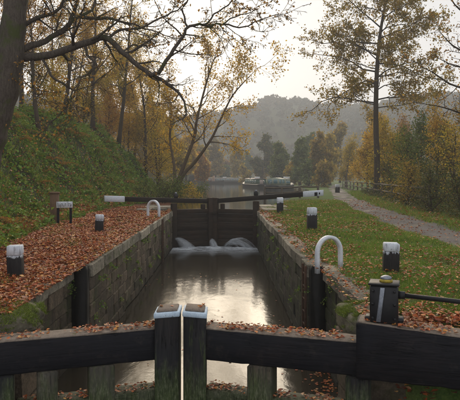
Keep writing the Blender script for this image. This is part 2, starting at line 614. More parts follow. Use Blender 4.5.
# leaves: arrays of positions -> one mesh of small folded leaves
def leaf_mesh(name, pos, size, material, flat=0.0, up=None, wide=.36, curl=.18, detail=False):
    """flat: 0 = any direction, 1 = lying down"""
    pos = np.asarray(pos, float)
    n = len(pos)
    if n == 0:
        pos = np.zeros((1, 3)); n = 1
    size = np.broadcast_to(np.asarray(size, float), (n,))
    nr = rng.normal(0, 1, (n, 3))
    nr /= np.linalg.norm(nr, axis=1, keepdims=True)
    nr[:, 2] = np.abs(nr[:, 2])
    upv = np.array([0, 0, 1.0]) if up is None else np.asarray(up, float)
    nr = nr * (1 - flat) + upv * flat
    nr /= np.linalg.norm(nr, axis=1, keepdims=True)
    a = rng.normal(0, 1, (n, 3))
    t = np.cross(nr, a)
    t /= (np.linalg.norm(t, axis=1, keepdims=True) + 1e-9)
    b = np.cross(nr, t)
    w = wide * rng.uniform(.75, 1.25, n)
    cl = curl * rng.uniform(.2, 2.0, n)
    if detail:
        tpl = [(0, -.5, 0), (-.7, -.18, 1), (-1.0, .12, .9), (0, .55, .25), (1.0, .12, .9), (.7, -.18, 1), (0, .05, 0)]
        fc = [(0, 6, 2, 1), (6, 3, 2), (0, 5, 4, 6), (6, 4, 3)]
    else:
        tpl = [(0, -.5, 0), (-1.0, 0, 1), (0, .5, 0), (1.0, 0, 1)]
        fc = [(0, 2, 1), (0, 3, 2)]
    k = len(tpl)
    V = np.zeros((n, k, 3))
    for i, (x, y, z) in enumerate(tpl):
        V[:, i] = pos + size[:, None] * (t * (x * w)[:, None] + b * y + nr * (z * cl)[:, None])
    flat_f = np.concatenate([np.array(f) for f in fc])
    tots = np.array([len(f) for f in fc])
    idx = (np.arange(n)[:, None] * k + flat_f[None, :]).ravel()
    return mesh_np(name, V.reshape(-1, 3), idx, np.tile(tots, n), material)


def leaf_obj(name, pos, size, material, parent=None, **kw):
    return link(bpy.data.objects.new(name, leaf_mesh(name, pos, size, material, **kw)), parent)


def blades_obj(name, pos, h, w, material, parent=None, lean=.35):
    pos = np.asarray(pos, float)
    n = len(pos)
    h = np.broadcast_to(np.asarray(h, float), (n,))
    w = np.broadcast_to(np.asarray(w, float), (n,))
    a = rng.uniform(0, 2 * np.pi, n)
    t = np.stack([np.cos(a), np.sin(a), np.zeros(n)], 1)
    top = pos + np.stack([rng.normal(0, lean, n), rng.normal(0, lean, n), np.ones(n)], 1) * h[:, None]
    V = np.stack([pos - t * w[:, None] / 2, pos + t * w[:, None] / 2, top], 1).reshape(-1, 3)
    me = mesh_np(name, V, np.arange(3 * n), np.full(n, 3), material)
    return link(bpy.data.objects.new(name, me), parent)


# ------------------------------------------------------------------ the lie of the land
XL, XR = -2.72, 1.68          # faces of the lock chamber
REC = .30                     # depth of the gate recesses
Z_CH, Z_PD = -1.92, -.13      # water levels
Y_MIT, Y_UP = 7.4, 30.0


def smooth(a, b, x):
    t = np.clip((np.asarray(x, float) - a) / (b - a), 0, 1)
    return t * t * (3 - 2 * t)


def left_edge(d):
    return np.interp(d, [0, 32, 36, 42, 60, 85, 140, 200, 232, 240], [-3.15, -3.15, -3.0, -3.4, -4.2, -5.2, -9, -13, -10, 0])


def right_edge(d):
    return np.interp(d, [0, 32, 36, 42, 60, 80, 120, 200, 232, 240], [2.12, 2.12, 2.6, 3.8, 7.2, 11.5, 15, 14, 9, 0])


def wob(x, y, f, ph=0.0):
    return (np.sin(x * f * 1.3 + ph) * np.cos(y * f * .9 + ph * 1.7) + .5 * np.sin(x * f * 2.9 + y * f * 2.1 + ph * 3) + .25 * np.sin(x * f * 6.1 - y * f * 5.3 + ph))


def foot(d):
    return np.interp(d, [0, 10, 13, 20, 30, 38, 60, 120], [2.2, 2.2, 2.3, 3.1, 3.1, 2.3, 1.2, 2.0])


def h_left(x, d):
    x = np.asarray(x, float)
    d = np.asarray(d, float)
    s = left_edge(d) - x
    q = s - foot(d)
    crest = np.interp(d, [0, 12, 30, 48, 62, 90, 150, 260], [4.6, 4.6, 5.0, 5.2, 3.6, 1.4, 1.0, 3])
    rise = crest * smooth(0, 5.2, q) + .16 * np.clip(q - 4.0, 0, 60) * np.interp(d, [0, 60, 120], [1, .8, .5])
    z = rise + .04 * wob(x, d, .9) * smooth(.0, .6, s) + .34 * wob(x, d, .62, 1.0) * smooth(.5, 2.5, q)
    z = z + .06 * smooth(.4, 2.2, s)
    low = smooth(7.3, 6.7, d) if False else 1 - smooth(6.5, 7.1, d)
    z = z - 1.2 * low * (1 - smooth(1.5, 4, s))
    edge = smooth(32.5, 34, d)
    return z * (1 - edge * (1 - smooth(.0, 1.0, s))) - edge * .75 * (1 - smooth(-.4, .7, s))


def h_right(x, d):
    x = np.asarray(x, float)
    d = np.asarray(d, float)
    s = x - right_edge(d)
    z = .05 * wob(x, d, .7, 2.0) * smooth(0, .8, s) + .10 * smooth(.3, 3.0, s)
    pc = path_mid(d)
    z = z - .06 * (1 - smooth(.7, 1.25, np.abs(x - pc)))
    z = z + .9 * smooth(1.6, 7.5, x - pc) + .07 * np.clip(x - pc - 5, 0, 200)
    low = 1 - smooth(6.7, 7.1, d + .33 * np.clip(x - 1.6, 0, 4))
    z = z - 1.15 * low * (1 - .5 * smooth(.8, 3, s))
    edge = smooth(32.5, 34, d)
    return z * (1 - edge * (1 - smooth(.0, 1.2, s))) - edge * .75 * (1 - smooth(-.4, .7, s))


def path_mid(d):
    return np.interp(d, [0, 13, 17, 23, 31, 45, 90, 130, 260], [6.3, 6.35, 6.45, 6.9, 7.7, 9.6, 17.2, 26, 60])


def sheet(name, ds, offs, edge_fn, sign, hfn, material):
    V, Fq, tot = [], [], []
    for d in ds:
        e = float(edge_fn(d))
        x = e + sign * offs
        x = np.where(offs <= 0.001, e - sign * (.4 if d > 32.8 else .22 if d > 7 else 0), x)
        z = hfn(x, np.full_like(x, d))
        if d <= 32.8:
            z[0] -= .10
        V.append(np.stack([x, np.full_like(x, d), z], 1))
    m = len(offs)
    V = np.concatenate(V)
    i = np.arange(len(ds) - 1)[:, None] * m + np.arange(m - 1)[None, :]
    a, b, c, e = i, i + 1, i + m + 1, i + m
    q = np.stack([a, b, c, e] if sign > 0 else [a, e, c, b], -1).reshape(-1)
    return link(bpy.data.objects.new(name, mesh_np(name, V, q, np.full(len(q) // 4, 4), material, True)))


DS = np.concatenate([np.arange(1.0, 6.4, .6), np.arange(6.4, 12, .2), np.arange(12, 34, .4), np.arange(34, 64, 1.0), np.arange(64, 130, 3.0), np.arange(130, 262, 7), np.arange(262, 620, 30)])
OFF = np.concatenate([np.arange(0, 9, .25), np.arange(9, 22, .8), np.arange(22, 60, 4), np.array([62, 80, 110, 160, 240, 340, 450])])
g = sheet('ground', DS, OFF, left_edge, -1, h_left, MT['ground_left'])
tag(g, kind='structure')
g = sheet('ground', DS, OFF, right_edge, 1, h_right, MT['lawn'])
tag(g, kind='structure')

# the gravel towpath, 6 mm over the turf
m = MB()
prev = None
pv, pf = [], []
pd = np.concatenate([np.arange(8.0, 34, .5), np.arange(34, 64, 1.5), np.arange(64, 130, 4)])
offs = np.array([-1.0, -.85, -.5, 0, .5, .85, 1.0])
for d in pd:
    wl = 1.0 + .10 * math.sin(d * 1.7) + .06 * math.sin(d * 4.3)
    x = path_mid(d) + offs * wl
    z = h_right(x, np.full_like(x, d)) + np.array([.001, .008, .012, .02, .012, .008, .001])
    pv.append(np.stack([x, np.full_like(x, d), z], 1))
k = len(offs)
i = np.arange(len(pd) - 1)[:, None] * k + np.arange(k - 1)[None, :]
q = np.stack([i, i + 1, i + k + 1, i + k], -1).reshape(-1)
g = link(bpy.data.objects.new('towpath', mesh_np('towpath', np.concatenate(pv), q, np.full(len(q) // 4, 4), MT['path'], True)))
tag(g, kind='structure')

# water
def water_sheet(name, pts, z, material):
    m = MB()
    m.add([(x, y, z) for x, y in pts], [tuple(range(len(pts)))])
    return tag(m.obj(name, material), kind='structure')


water_sheet('water', [(XL - .5, 6.9), (XR + .5, 6.9), (XR + .5, 30.1), (XL - .5, 30.1)], Z_CH, MT['water_chamber'])
water_sheet('canal_water', [(-8, 29.9), (8, 29.9), (8, 32), (60, 60), (60, 250), (-60, 250), (-60, 60), (-8, 32)], Z_PD, MT['water_pond'])
water_sheet('lower_water', [(XL - 3, -6), (XR + 3, -6), (XR + 3, 6.9), (XL - 3, 6.9)], -4.2, MT['water_chamber'])

# ------------------------------------------------------------------ lock walls, stone by stone
def stone_variants(n, b):
    out = []
    for k in range(n):
        bm = bmesh.new()
        bmesh.ops.create_cube(bm, size=1)
        bmesh.ops.bevel(bm, geom=list(bm.edges), offset=b, segments=1, affect='EDGES', profile=.5)
        for v in bm.verts:
            v.co += Vector(rng.normal(0, b * .33, 3))
        me = bpy.data.meshes.new('stone')
        bm.to_mesh(me)
        bm.free()
        me.materials.append(MT['stone'])
        out.append(me)
    return out


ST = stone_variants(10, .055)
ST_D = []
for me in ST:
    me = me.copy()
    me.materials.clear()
    me.materials.append(MT['stone_damp_shaded'])
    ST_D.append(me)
CP = []
for me in stone_variants(7, .06):
    me.materials.clear()
    me.materials.append(MT['coping'])
    CP.append(me)


def place_piece(name, me, parent, loc, dims, rz=0.0):
    o = bpy.data.objects.new(name, me)
    o.location = loc
    o.scale = dims
    o.rotation_euler = (rng.normal(0, .006), rng.normal(0, .006), rz + rng.normal(0, .006))
    return link(o, parent)


def stone_run(parent, face_x, sgn, y0, y1, z_top, courses, lmin=.42, lmax=.88, ch=.27, name='stone'):
    """courses of squared stones; sgn = +1 when the wall stands on the +x side of its face"""
    z = z_top
    for c in range(courses):
        hgt = ch * rng.uniform(.92, 1.08)
        y = y0 - rng.uniform(0, .5)
        while y < y1:
            L = rng.uniform(lmin, lmax)
            ya, yb = max(y, y0), min(y + L, y1)
            if yb - ya > .12:
                proud = rng.normal(0, .010)
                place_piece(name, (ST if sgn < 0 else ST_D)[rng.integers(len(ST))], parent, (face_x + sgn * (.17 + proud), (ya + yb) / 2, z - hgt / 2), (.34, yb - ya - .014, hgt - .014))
            y += L
        z -= hgt


def cope_run(parent, face_x, sgn, y0, y1, z_top, w=.46, lmin=.8, lmax=1.35, ht=.27):
    y = y0
    while y < y1 - .05:
        L = min(rng.uniform(lmin, lmax), y1 - y)
        if y1 - (y + L) < .3:
            L = y1 - y
        place_piece('coping_stone', CP[rng.integers(len(CP))], parent, (face_x + sgn * (w / 2 - .03 + rng.normal(0, .012)), y + L / 2, z_top - ht / 2 + rng.normal(0, .008)), (w, L - .016, ht))
        y += L


def lock_wall(side):
    sgn = -1 if side == 'left' else 1
    fx = XL if side == 'left' else XR
    t = empty('lock_wall', (fx, 18, -2), 0, 'long mossy stone lock wall on the leaf covered side' if side == 'left' else 'long dark stone lock wall along the grassy side', 'wall')
    inv = Matrix.Translation(t.location).inverted()
    sub = empty_child = t
    pl = MB()
    # core behind the faces
    a, b2 = fx + sgn * .10, fx + sgn * .46
    pl.box(min(a, b2), max(a, b2), 11.45, 29.6, -4.3, -.27)
    a, b2 = fx + sgn * (REC + .10), fx + sgn * (REC + .46)
    pl.box(min(a, b2), max(a, b2), 8.05, 11.44, -4.3, -.27)
    core = pl.obj('core', MT['mortar'], t)
    core.matrix_parent_inverse = inv
    before = set(C.objects)
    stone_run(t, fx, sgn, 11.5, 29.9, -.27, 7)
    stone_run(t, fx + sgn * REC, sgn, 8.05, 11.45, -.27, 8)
    cope_run(t, fx, sgn, 11.5, 31.5, 0.0)
    cope_run(t, fx + sgn * (REC - .02), sgn, 8.0, 11.46, -.005, w=.44, lmin=.7, lmax=1.1)
    # face of the step at the far end of the gate recess: timber fender baulk
    m = MB()
    ax, bx = sorted((fx + sgn * .01, fx + sgn * (REC - .005)))
    prof = [(ax, -4.2), (bx, -4.2), (bx, -.10), (bx - .03, -.02), (ax + .09, .03), (ax + .03, -.02), (ax, -.10)]
    m.prism(prof, 11.22, 11.49)
    m.obj('fender', MT['wetblack'], t)
    # hollow quoin pier that carries the gate heel
    qx = -2.52 if side == 'left' else 1.56
    z = -.30
    for c in range(8):
        hq = .40 * rng.uniform(.95, 1.05)
        a, b2 = sorted((qx + rng.normal(0, .01), qx + sgn * .9))
        place_piece('quoin_stone', ST[rng.integers(len(ST))], t, ((a + b2) / 2, 7.55, z - hq / 2), (b2 - a, .92, hq - .012))
        z -= hq
    # rounded mossy cap of the pier
    bm = bmesh.new()
    bmesh.ops.create_cube(bm, size=1)
    bmesh.ops.subdivide_edges(bm, edges=bm.edges[:], cuts=15, use_grid_fill=True)
    wdt = 1.5 if side == 'left' else .62
    for v in bm.verts:
        p = v.co * 2
        ln = (abs(p.x) ** 5 + abs(p.y) ** 5 + abs(p.z) ** 5) ** .2
        p = p / ln
        nx = .012 * wob(p.x * 3, p.y * 3 + p.z * 2, 2.0, 3.0 if side == 'left' else 5.0)
        n2_ = .016 * wob(p.x * 9 * wdt, p.y * 8 + p.z * 5, 1.3, 2.0) + rng.normal(0, .006)
        v.co = Vector((p.x * wdt / 2, p.y * .5, p.z * .17)) * (1 + 1.6 * nx + n2_)
    me = bpy.data.meshes.new('pier_cap')
    bm.to_mesh(me)
    bm.free()
    me.materials.append(MT['mossstone'])
    for p in me.polygons:
        p.use_smooth = True
    o = link(bpy.data.objects.new('pier_cap', me), t)
    o.location = (qx + sgn * (wdt / 2 - .03), 7.55, -.15)
    vs = np.array([tuple(v.co) for v in me.vertices if v.normal.z > .15])
    vi = rng.integers(0, len(vs), 16000)
    P = vs[vi] + rng.normal(0, .022, (16000, 3)) * np.array([1, 1, .25])
    mk = wob(P[:, 0] * 5, P[:, 1] * 5, 1.0, 4.0) + .5 * wob(P[:, 0] * 14, P[:, 1] * 14, 1.0, 1.0) > (-.5 if side == 'left' else .1)
    mo = blades_obj('moss', P[mk], .030 * rng.uniform(.4, 1.4, mk.sum()), .008, L_MOSS, t, lean=.9)
    mo.location = o.location
    mo['kind'] = 'stuff'
    # wing wall downstream of the gates
    stone_run(t, qx + sgn * .25, sgn, 3.4, 7.05, -1.05, 8, ch=.38)
    for o in set(C.objects) - before:
        o.matrix_parent_inverse = inv
    return t


wallL = lock_wall('left')
wallR = lock_wall('right')

# cill wall under the upper gates and the breast between the pond and the chamber
m = MB()
t = empty('cill_wall', (-.5, 30.2, -2.5), 0, 'stone cill under the far pair of lock gates', 'wall')
inv = Matrix.Translation(t.location).inverted()
z = -1.45
for c in range(4):
    x = XL - .2
    while x < XR + .2:
        L = rng.uniform(.6, 1.0)
        o = place_piece('stone', ST[rng.integers(len(ST))], t, (x + L / 2, 30.75, z - .17), (L - .012, .6, .33))
        o.matrix_parent_inverse = inv
        x += L
    z -= .34

# paving slabs beside the far gate, right bank, and on the left
for nm, x0, sg, lab in (('paving', 1.72, 1, 'pale worn paving beside the far right gate heel'), ('paving', -2.76, -1, 'mossy paving beside the far left gate heel')):
    t = empty(nm, (x0, 31, 0), 0, lab, 'paving')
    inv = Matrix.Translation(t.location).inverted()
    for iy in range(5):
        for ix in range(2):
            o = place_piece('slab', CP[rng.integers(len(CP))], t, (x0 + sg * (.62 + ix * .75 + rng.normal(0, .02)), 29.3 + iy * .92, .05 + rng.normal(0, .012)), (.72, .88, .14), rng.normal(0, .02))
            o.matrix_parent_inverse = inv


# ladders and their white hoops
def hoop(x0, x1, y, y1, zt, w, th, label, z0=-.05, z1=-.05, drop=0.0):
    m = MB()
    r = (x1 - x0) / 2
    cx = (x0 + x1) / 2
    cy = (y + y1) / 2
    pts = [(-r, z0 - drop)]
    zs = zt - abs(r)
    pts += [(-r, zs * .5)]
    for a in np.linspace(180, 0, 17):
        pts.append((r * math.cos(R(a)), zs + abs(r) * math.sin(R(a))))
    pts += [(r, zs * .5), (r, z1)]
    P = np.array([(0 + a, 0, b) for a, b in pts])
    # a flat strap bent into a hoop
    n = len(P)
    tg = np.gradient(P, axis=0)
    tg /= np.linalg.norm(tg, axis=1, keepdims=True)
    nrm = np.cross(tg, np.array([0, 1.0, 0]))
    V, Fc = [], []
    for i in range(n):
        for (a, b) in ((-1, -1), (1, -1), (1, 1), (-1, 1)):
            V.append(P[i] + nrm[i] * a * th / 2 + np.array([0, b * w / 2, 0]))
    for i in range(n - 1):
        for k in range(4):
            k2 = (k + 1) % 4
            Fc.append((i * 4 + k, i * 4 + k2, (i + 1) * 4 + k2, (i + 1) * 4 + k))
    Fc += [(0, 3, 2, 1), tuple((n - 1) * 4 + k for k in range(4))]
    m.add(V, Fc)
    o = m.obj('ladder_hoop', MT['hoop'])
    o.location = (cx, cy, 0)
    o.rotation_euler = (0, 0, math.atan2(y1 - y, x1 - x0))
    tag(o, label, 'handrail', 'white ladder hoops')
    return o


hoop(1.70, 2.28, 10.75, 11.1, .60, .075, .065, 'white steel hoop handrail at the top of the grassy side lock ladder', drop=.02)
hoop(-2.76, -3.42, 24.4, 24.9, .72, .09, .085, 'white steel hoop handrail on the leafy side near the far gates', drop=.45)


def ladder(x, y, sgn, label):
    t = empty('wall_ladder', (x, y, -2.2), 0, label, 'ladder', 'iron ladders on the lock walls')
    for s in (-1, 1):
        box_obj('rail', (-.025, .025, s * .19 - .02, s * .19 + .02, 0, 2.15), MT['rust'], t, .005)
    for k in range(8):
        m = MB()
        m.tube([(0, -.19, .15 + k * .26), (0, .19, .15 + k * .26)], .014, 6)
        m.obj('rung', MT['rust'], t)


ladder(XL + .05, 24.45, 1, 'dark iron ladder down the left lock wall below its white hoop')
ladder(XR - .05, 11.75, -1, 'dark iron ladder down the right lock wall below its white hoop')


# ------------------------------------------------------------------ lock gates
def on_top(box, n, mean=.055):
    """random points on a rectangle x0,x1,y0,y1,z (local)"""
    x0, x1, y0, y1, z = box
    # leaves gather in drifts
    c = rng.uniform(x0, x1, max(2, n // 7))
    x = np.clip(rng.choice(c, n) + rng.normal(0, .10, n), x0 + .01, x1 - .01)
    return np.stack([x, rng.uniform(y0 + .015, y1 - .015, n), np.full(n, z) + rng.uniform(.008, .03, n)], 1)


BEAM_LEAVES = []


def to_world(o, P):
    M = Matrix.LocRotScale(o.location, o.rotation_euler, None)
    A = np.array(M)
    return P @ A[:3, :3].T + A[:3, 3]


def near_gate(side):
    if side == 'left':
        H, Mv = Vector((-2.66, 6.72, 0)), Vector((-.565, 7.42, 0))
        lab = 'black timber lock gate nearest the camera, left leaf with leaf strewn beam'
    else:
        H, Mv = Vector((1.60, 6.70, 0)), Vector((-.545, 7.42, 0))
        lab = 'black timber lock gate nearest the camera, right leaf carrying the gear box'
    dv = Mv - H
    L = dv.length
    t = empty('lock_gate', (H.x, H.y, 0), math.atan2(dv.y, dv.x), lab, 'lock gate', 'pair of near lock gates')
    f = -1 if side == 'left' else 1            # local y towards the camera

    def yb(a, b):
        return tuple(sorted((a * f, b * f)))
    # mitre post with painted band and wooden cap
    pw = .30 if side == 'left' else .295
    y0, y1 = yb(-.16, .20)
    sh = abs(dv.y / dv.x)

    def mitred(name, dims, mat_, par, b):
        # the meeting face is cut at the angle of the gates, so the leaves close along one plane
        m = MB()
        v, fc = chamfer(*dims, b)
        v[:, 0] += -f * v[:, 1] * sh
        m.add(v, fc)
        return m.obj(name, mat_, par)
    p = mitred('mitre_post', (L - pw - .03, L - .018, y0, y1, -4.1, .0), MT['mitre'], t, .016)
    mitred('painted_band', (L - pw - .04, L - .008, y0 - .01, y1 + .01, -.012, .052), MT['cap_band'], p, .008)
    mitred('post_cap', (L - pw - .01, L - .04, y0 + .03, y1 - .035, .048, .085), MT['weathered'], p, .012)
    pw = pw + .02
    BEAM_LEAVES.append((t, on_top((L - pw + .04, L - .12, y0 + .04, y1 - .04, .08), 6)))
    # top beam
    if side == 'left':
        b0 = -2.9
    else:
        b0 = -.10
    y0, y1 = yb(-.20, .15)
    bm_ = beam_obj('top_beam', (b0, L - pw + .04, y0, y1, -.545, -.165), MT['black'], t, .016)
    beam_obj('beam_cap_board', (b0 + .01, L - pw + .03, y0 + .014, y1 - .016, -.170, -.148), MT['weathered'], bm_, .006, 30, .0025)
    BEAM_LEAVES.append((t, on_top((max(b0, -.6), L - pw - .02, y0, y1, -.15), 330)))
    # second rail with a ledge of leaves, posts between, planks below
    y0, y1 = yb(-.17, .13)
    beam_obj('rail', (.2, L - pw - .004, y0, y1, -1.17, -.93), MT['rail'], t, .015)
    BEAM_LEAVES.append((t, on_top((.2, L - pw - .02, y0, y1, -.93), 230)))
    xs = (.42, 1.02) if side == 'left' else (1.04,)
    for xx in xs:
        y0, y1 = yb(-.13, .175)
        w = .31 if xx > 1 else .24
        box_obj('gate_post', (xx, xx + w, y0, y1, -4.1, -.548), MT['greenpost'], t, .02)
    y0, y1 = yb(-.19, .16)
    box_obj('heel_post', (-.10, .17, y0, y1, -4.1, -.55), MT['mitre'], t, .03)
    x = .18
    y0, y1 = yb(-.24, -.175)
    while x < L - pw:
        w = min(.23, L - .02 - x)
        if w > .05:
            box_obj('plank', (x, x + w - .006, y0, y1, -4.1, -1.0 + rng.normal(0, .004)), MT['gateplank'], t, .006)
        x += .23
    # iron straps
    for zz in (-.47, -.27):
        y0, y1 = yb(.146, .158)
    if side == 'right':
        # heavy balance beam on the right, tapering outwards
        m = MB()
        y0, y1 = yb(-.22, .20)
        v, fc = loft_beam(-3.6, .04, y0, y1, -.56, .085, .018, 28, .003)
        k = np.clip((.04 - v[:, 0]) / 3.6, 0, 1)
        v[:, 2] = v[:, 2] - k * np.where(v[:, 2] > -.2, .26, -.02)
        m.add(v, fc)
        bb = m.obj('balance_beam', MT['black'], t)
        m = MB()
        v, fc = loft_beam(-3.58, .02, y0 + .018, y1 - .02, .078, .10, .006, 30, .003)
        k = np.clip((.04 - v[:, 0]) / 3.6, 0, 1)
        v[:, 2] = v[:, 2] - k * .26
        m.add(v, fc)
        m.obj('beam_cap_board', MT['weathered'], bb)
        P = on_top((-1.7, -.05, y0, y1, .10), 260)
        P[:, 2] -= (.04 - P[:, 0]) / 3.6 * .26
        BEAM_LEAVES.append((t, P))
        P2 = on_top((-.75, -.02, y0, y1, .10), 90)
        P2[:, 2] -= (.04 - P2[:, 0]) / 3.6 * .26
        BEAM_LEAVES.append((t, P2))
        # paddle gear box
        gx, gz = -.26, .085
        gb = box_obj('gear_case', (gx - .155, gx + .155, -.13, .15, gz, gz + .43), MT['iron'], t, .02)
        box_obj('case_lid', (gx - .17, gx + .17, -.145, .165, gz + .43, gz + .455), MT['iron'], gb, .008)
        m = MB()
        # slanted bright strip down the front of the case
        v, fc = chamfer(gx - .025, gx + .025, .152, .168, gz + .02, gz + .41, .004)
        v[:, 0] += (v[:, 2] - gz) * -.12 + .06
        m.add(v, fc)
        m.obj('rack_bar', MT['steel'], gb)
        m = MB()
        m.tube([(gx - .02, .02, gz + .455), (gx - .02, .02, gz + .475), (gx - .02, .02, gz + .49)], [.075, .075, .07], 14)
        m.obj('yellow_collar', MT['yellow'], gb)
        m = MB()
        m.tube([(gx - .02, .02, gz + .49), (gx - .02, .02, gz + .515), (gx - .02, .02, gz + .53)], [.07, .06, .025], 12)
        m.obj('spindle_cap', MT['steel'], gb)
        for sx_ in (-.12, .12):
            for zz in (.06, .22, .37):
                m = MB()
                m.tube([(gx + sx_, .148, gz + zz), (gx + sx_, .166, gz + zz)], .017, 6)
                m.obj('bolt', MT['iron'], gb)
        for s in (-1, 1):
            m = MB()
            v, fc = chamfer(gx + s * .165 - .05, gx + s * .165 + .05, -.06, .10, gz + .012, gz + .06, .012)
            m.add(v, fc)
            m.obj('foot_bracket', MT['iron'], gb)
        # long black bar out of the side of the gear case
        m = MB()
        m.tube([(gx - .14, .02, gz + .315), (gx - .23, .02, gz + .312)], .045, 10)
        m.obj('bar_socket', MT['iron'], gb)
        m = MB()
        m.tube([(gx - .20, .02, gz + .313), (gx - 1.2, .02, gz + .26), (gx - 2.6, .02, gz + .19)], .027, 10)
        m.obj('bar', MT['iron'], gb)
        m = MB()
        m.tube([(gx - 2.58, .02, gz - .22), (gx - 2.58, .02, gz + .20)], .03, 8)
        m.obj('bar_stand', MT['iron'], gb)
    return t


near_gate('left')
near_gate('right')


def far_gate(side):
    if side == 'left':
        H, Mv, out, rise = Vector((-2.70, 29.65, 0)), Vector((-.66, 30.33, 0)), 3.5, .036
        lab = 'far lock gate leaf with white tipped beam reaching over fallen leaves'
    else:
        H, Mv, out, rise = Vector((1.66, 29.65, 0)), Vector((-.63, 30.33, 0)), 3.4, .085
        lab = 'far lock gate leaf with white tipped beam reaching over the grass'
    dv = Mv - H
    L = dv.length
    t = empty('lock_gate', (H.x, H.y, 0), math.atan2(dv.y, dv.x), lab, 'lock gate', 'pair of far lock gates')
    f = -1 if side == 'left' else 1

    def yb(a, b):
        return tuple(sorted((a * f, b * f)))

    def beam(name, xa, xb, ya, yc, za, zb, mat_, par, b=.01, grow=0):
        m = MB()
        v, fc = chamfer(xa, xb, *yb(ya, yc), za, zb, b)
        v[:, 2] += (L - v[:, 0]) * rise
        if grow:
            v[:, 2] += np.where(v[:, 2] - (L - v[:, 0]) * rise > (za + zb) / 2, grow, -grow)
        m.add(v, fc)
        return m.obj(name, mat_, par)
    bb = beam('balance_beam', -out + .0, L - .20, -.14, .16, .345, .585, MT['black_up'], t)
    beam('white_end', -out - .015, -out + .98, -.152, .172, .32, .61, MT['white'], bb)
    if side == 'right':
        beam('dark_mark', -out + .25, -out + .40, .184, .19, .34, .52, MT['black'], bb, .0025)
        beam('dark_mark', -out + .12, -out + .18, .184, .19, .40, .50, MT['black'], bb, .0025)
    y0, y1 = yb(-.17, .22)
    box_obj('mitre_post', (L - .28, L - .01, y0, y1, -2.3, .66), MT['gateplank'], t, .02)
    y0, y1 = yb(-.17, .19)
    box_obj('heel_post', (-.10, .18, y0, y1, -2.3, .30 + L * rise), MT['gateplank'], t, .03)
    y0, y1 = yb(-.13, .15)
    box_obj('gate_post', (L - .62, L - .44, y0, y1, .0, .30 + .5 * rise), MT['gateplank'], t, .015)
    for zz in (-.05, -.85, -1.75):
        y0, y1 = yb(-.13, .16)
        box_obj('rail', (.18, L - .285, y0, y1, zz - .12, zz + .12), MT['gateplank'], t, .012)
    zz = -2.2
    while zz < -.15:
        y0, y1 = yb(-.06, .10)
        box_obj('plank', (.181, L - .286, y0 + rng.normal(0, .004), y1 + rng.normal(0, .004), zz, zz + .215), MT['gateplank'], t, .008)
        zz += .225
    # small paddle gear on the beam
    gx = .15 if side == 'left' else .05
    zb = .60 + (L - gx) * rise
    g1 = box_obj('gear_post', (gx - .10, gx + .10, -.09, .09, zb - .02, zb + .20), MT['iron'], t, .02)
    m = MB()
    m.tube([(gx, 0, zb + .20), (gx, 0, zb + .28)], [.07, .05], 10)
    m.obj('spindle', MT['steel'], g1)
    return t


far_gate('left')
far_gate('right')

# leaking water jets and foam on the chamber side of the far gates
def m_jet():
    t = NT('soft_white_water')
    at_ = t.n('Attribute')
    at_.attribute_name = 'fade'
    n = t.noise(t.coord('world', (5, 5, 1.2)), 2.2, 5, .65)
    t.col((.80, .84, .88))
    t.l(t.math('MULTIPLY', at_.outputs['Fac'], t.ramp(n, [(.3, .25), (.7, 1.0)]), True), t.b.inputs['Alpha'])
    return t.set(.6, .2)


MT['jet'] = m_jet()


def jet(x, y, reach_x, reach_y, top, z0, spread, label, layers=7, power=.5):
    V, Fc, fade = [], [], []
    nu, nw = 14, 7
    for k in range(layers):
        vx = reach_x * rng.normal(1, .22)
        vy = -abs(reach_y * rng.uniform(.5, 1.5))
        hh = top * (1 - .75 * k / layers) * rng.uniform(.9, 1.1)
        xo = rng.normal(0, .05)
        b0 = len(V)
        for iu in range(nu):
            u = iu / (nu - 1)
            zc = z0 + (Z_CH - z0) * u * u + 4 * hh * u * (1 - u)
            for iw in range(nw):
                w = iw / (nw - 1) * 2 - 1
                V.append((x + xo + vx * u + w * spread * (.35 + .9 * u), y + vy * u + .06 * w * (1 if k % 2 else -1), max(zc - .10 * w * w, Z_CH - .03)))
                fade.append(power * (1 - w * w) ** 1.2 * min(1, .35 + 3 * u) * (1 - .25 * u))
        Fc += [(b0 + a * nw + c, b0 + a * nw + c + 1, b0 + (a + 1) * nw + c + 1, b0 + (a + 1) * nw + c) for a in range(nu - 1) for c in range(nw - 1)]
    m = MB()
    m.add(V, Fc)
    o = m.obj('water_jet', MT['jet'], smooth=True)
    a = o.data.attributes.new('fade', 'FLOAT', 'POINT')
    a.data.foreach_set('value', np.array(fade, dtype=np.float32))
    return tag(o, label, 'water jet', 'leaks through the far gates')


jet(-2.60, 29.55, .75, .5, .16, -1.45, .20, 'white leak spraying down beside the left wall at the far gate', 14, .20)
jet(-.78, 30.0, .22, .35, .30, -1.70, .16, 'small white leak bubbling up at the middle of the far gates', 10, .22)
jet(.05, 29.95, 1.30, .45, .50, -1.84, .07, 'arching white leak in front of the right leaf of the far gates', 16, .34)
m = MB()
nx, ny = 60, 30
vv, fd = [], []
for j in range(ny):
    for i in range(nx):
        x = XL + .03 + (XR - XL - .06) * i / (nx - 1)
        y = 26.2 + 3.9 * j / (ny - 1)
        vv.append((x, y, Z_CH + .012 + .02 * abs(float(wob(x, y, 3.1, 1.0))) * (j / ny)))
        near = max(math.exp(-((x - a) / w) ** 2 - ((y - b) / .55) ** 2) for a, b, w in ((-2.1, 29.1, .55), (-.6, 29.6, .4), (1.0, 29.5, .6)))
        fd.append(min(1.0, .55 * float(smooth(26.4, 29.6, y)) + .8 * near) * float(smooth(26.2, 26.9, y)))
m.add(vv, [(j * nx + i, j * nx + i + 1, (j + 1) * nx + i + 1, (j + 1) * nx + i) for j in range(ny - 1) for i in range(nx - 1)])
o = m.obj('foam', MT['foam'], smooth=True)
a = o.data.attributes.new('fade', 'FLOAT', 'POINT')
a.data.foreach_set('value', np.array(fd, dtype=np.float32))
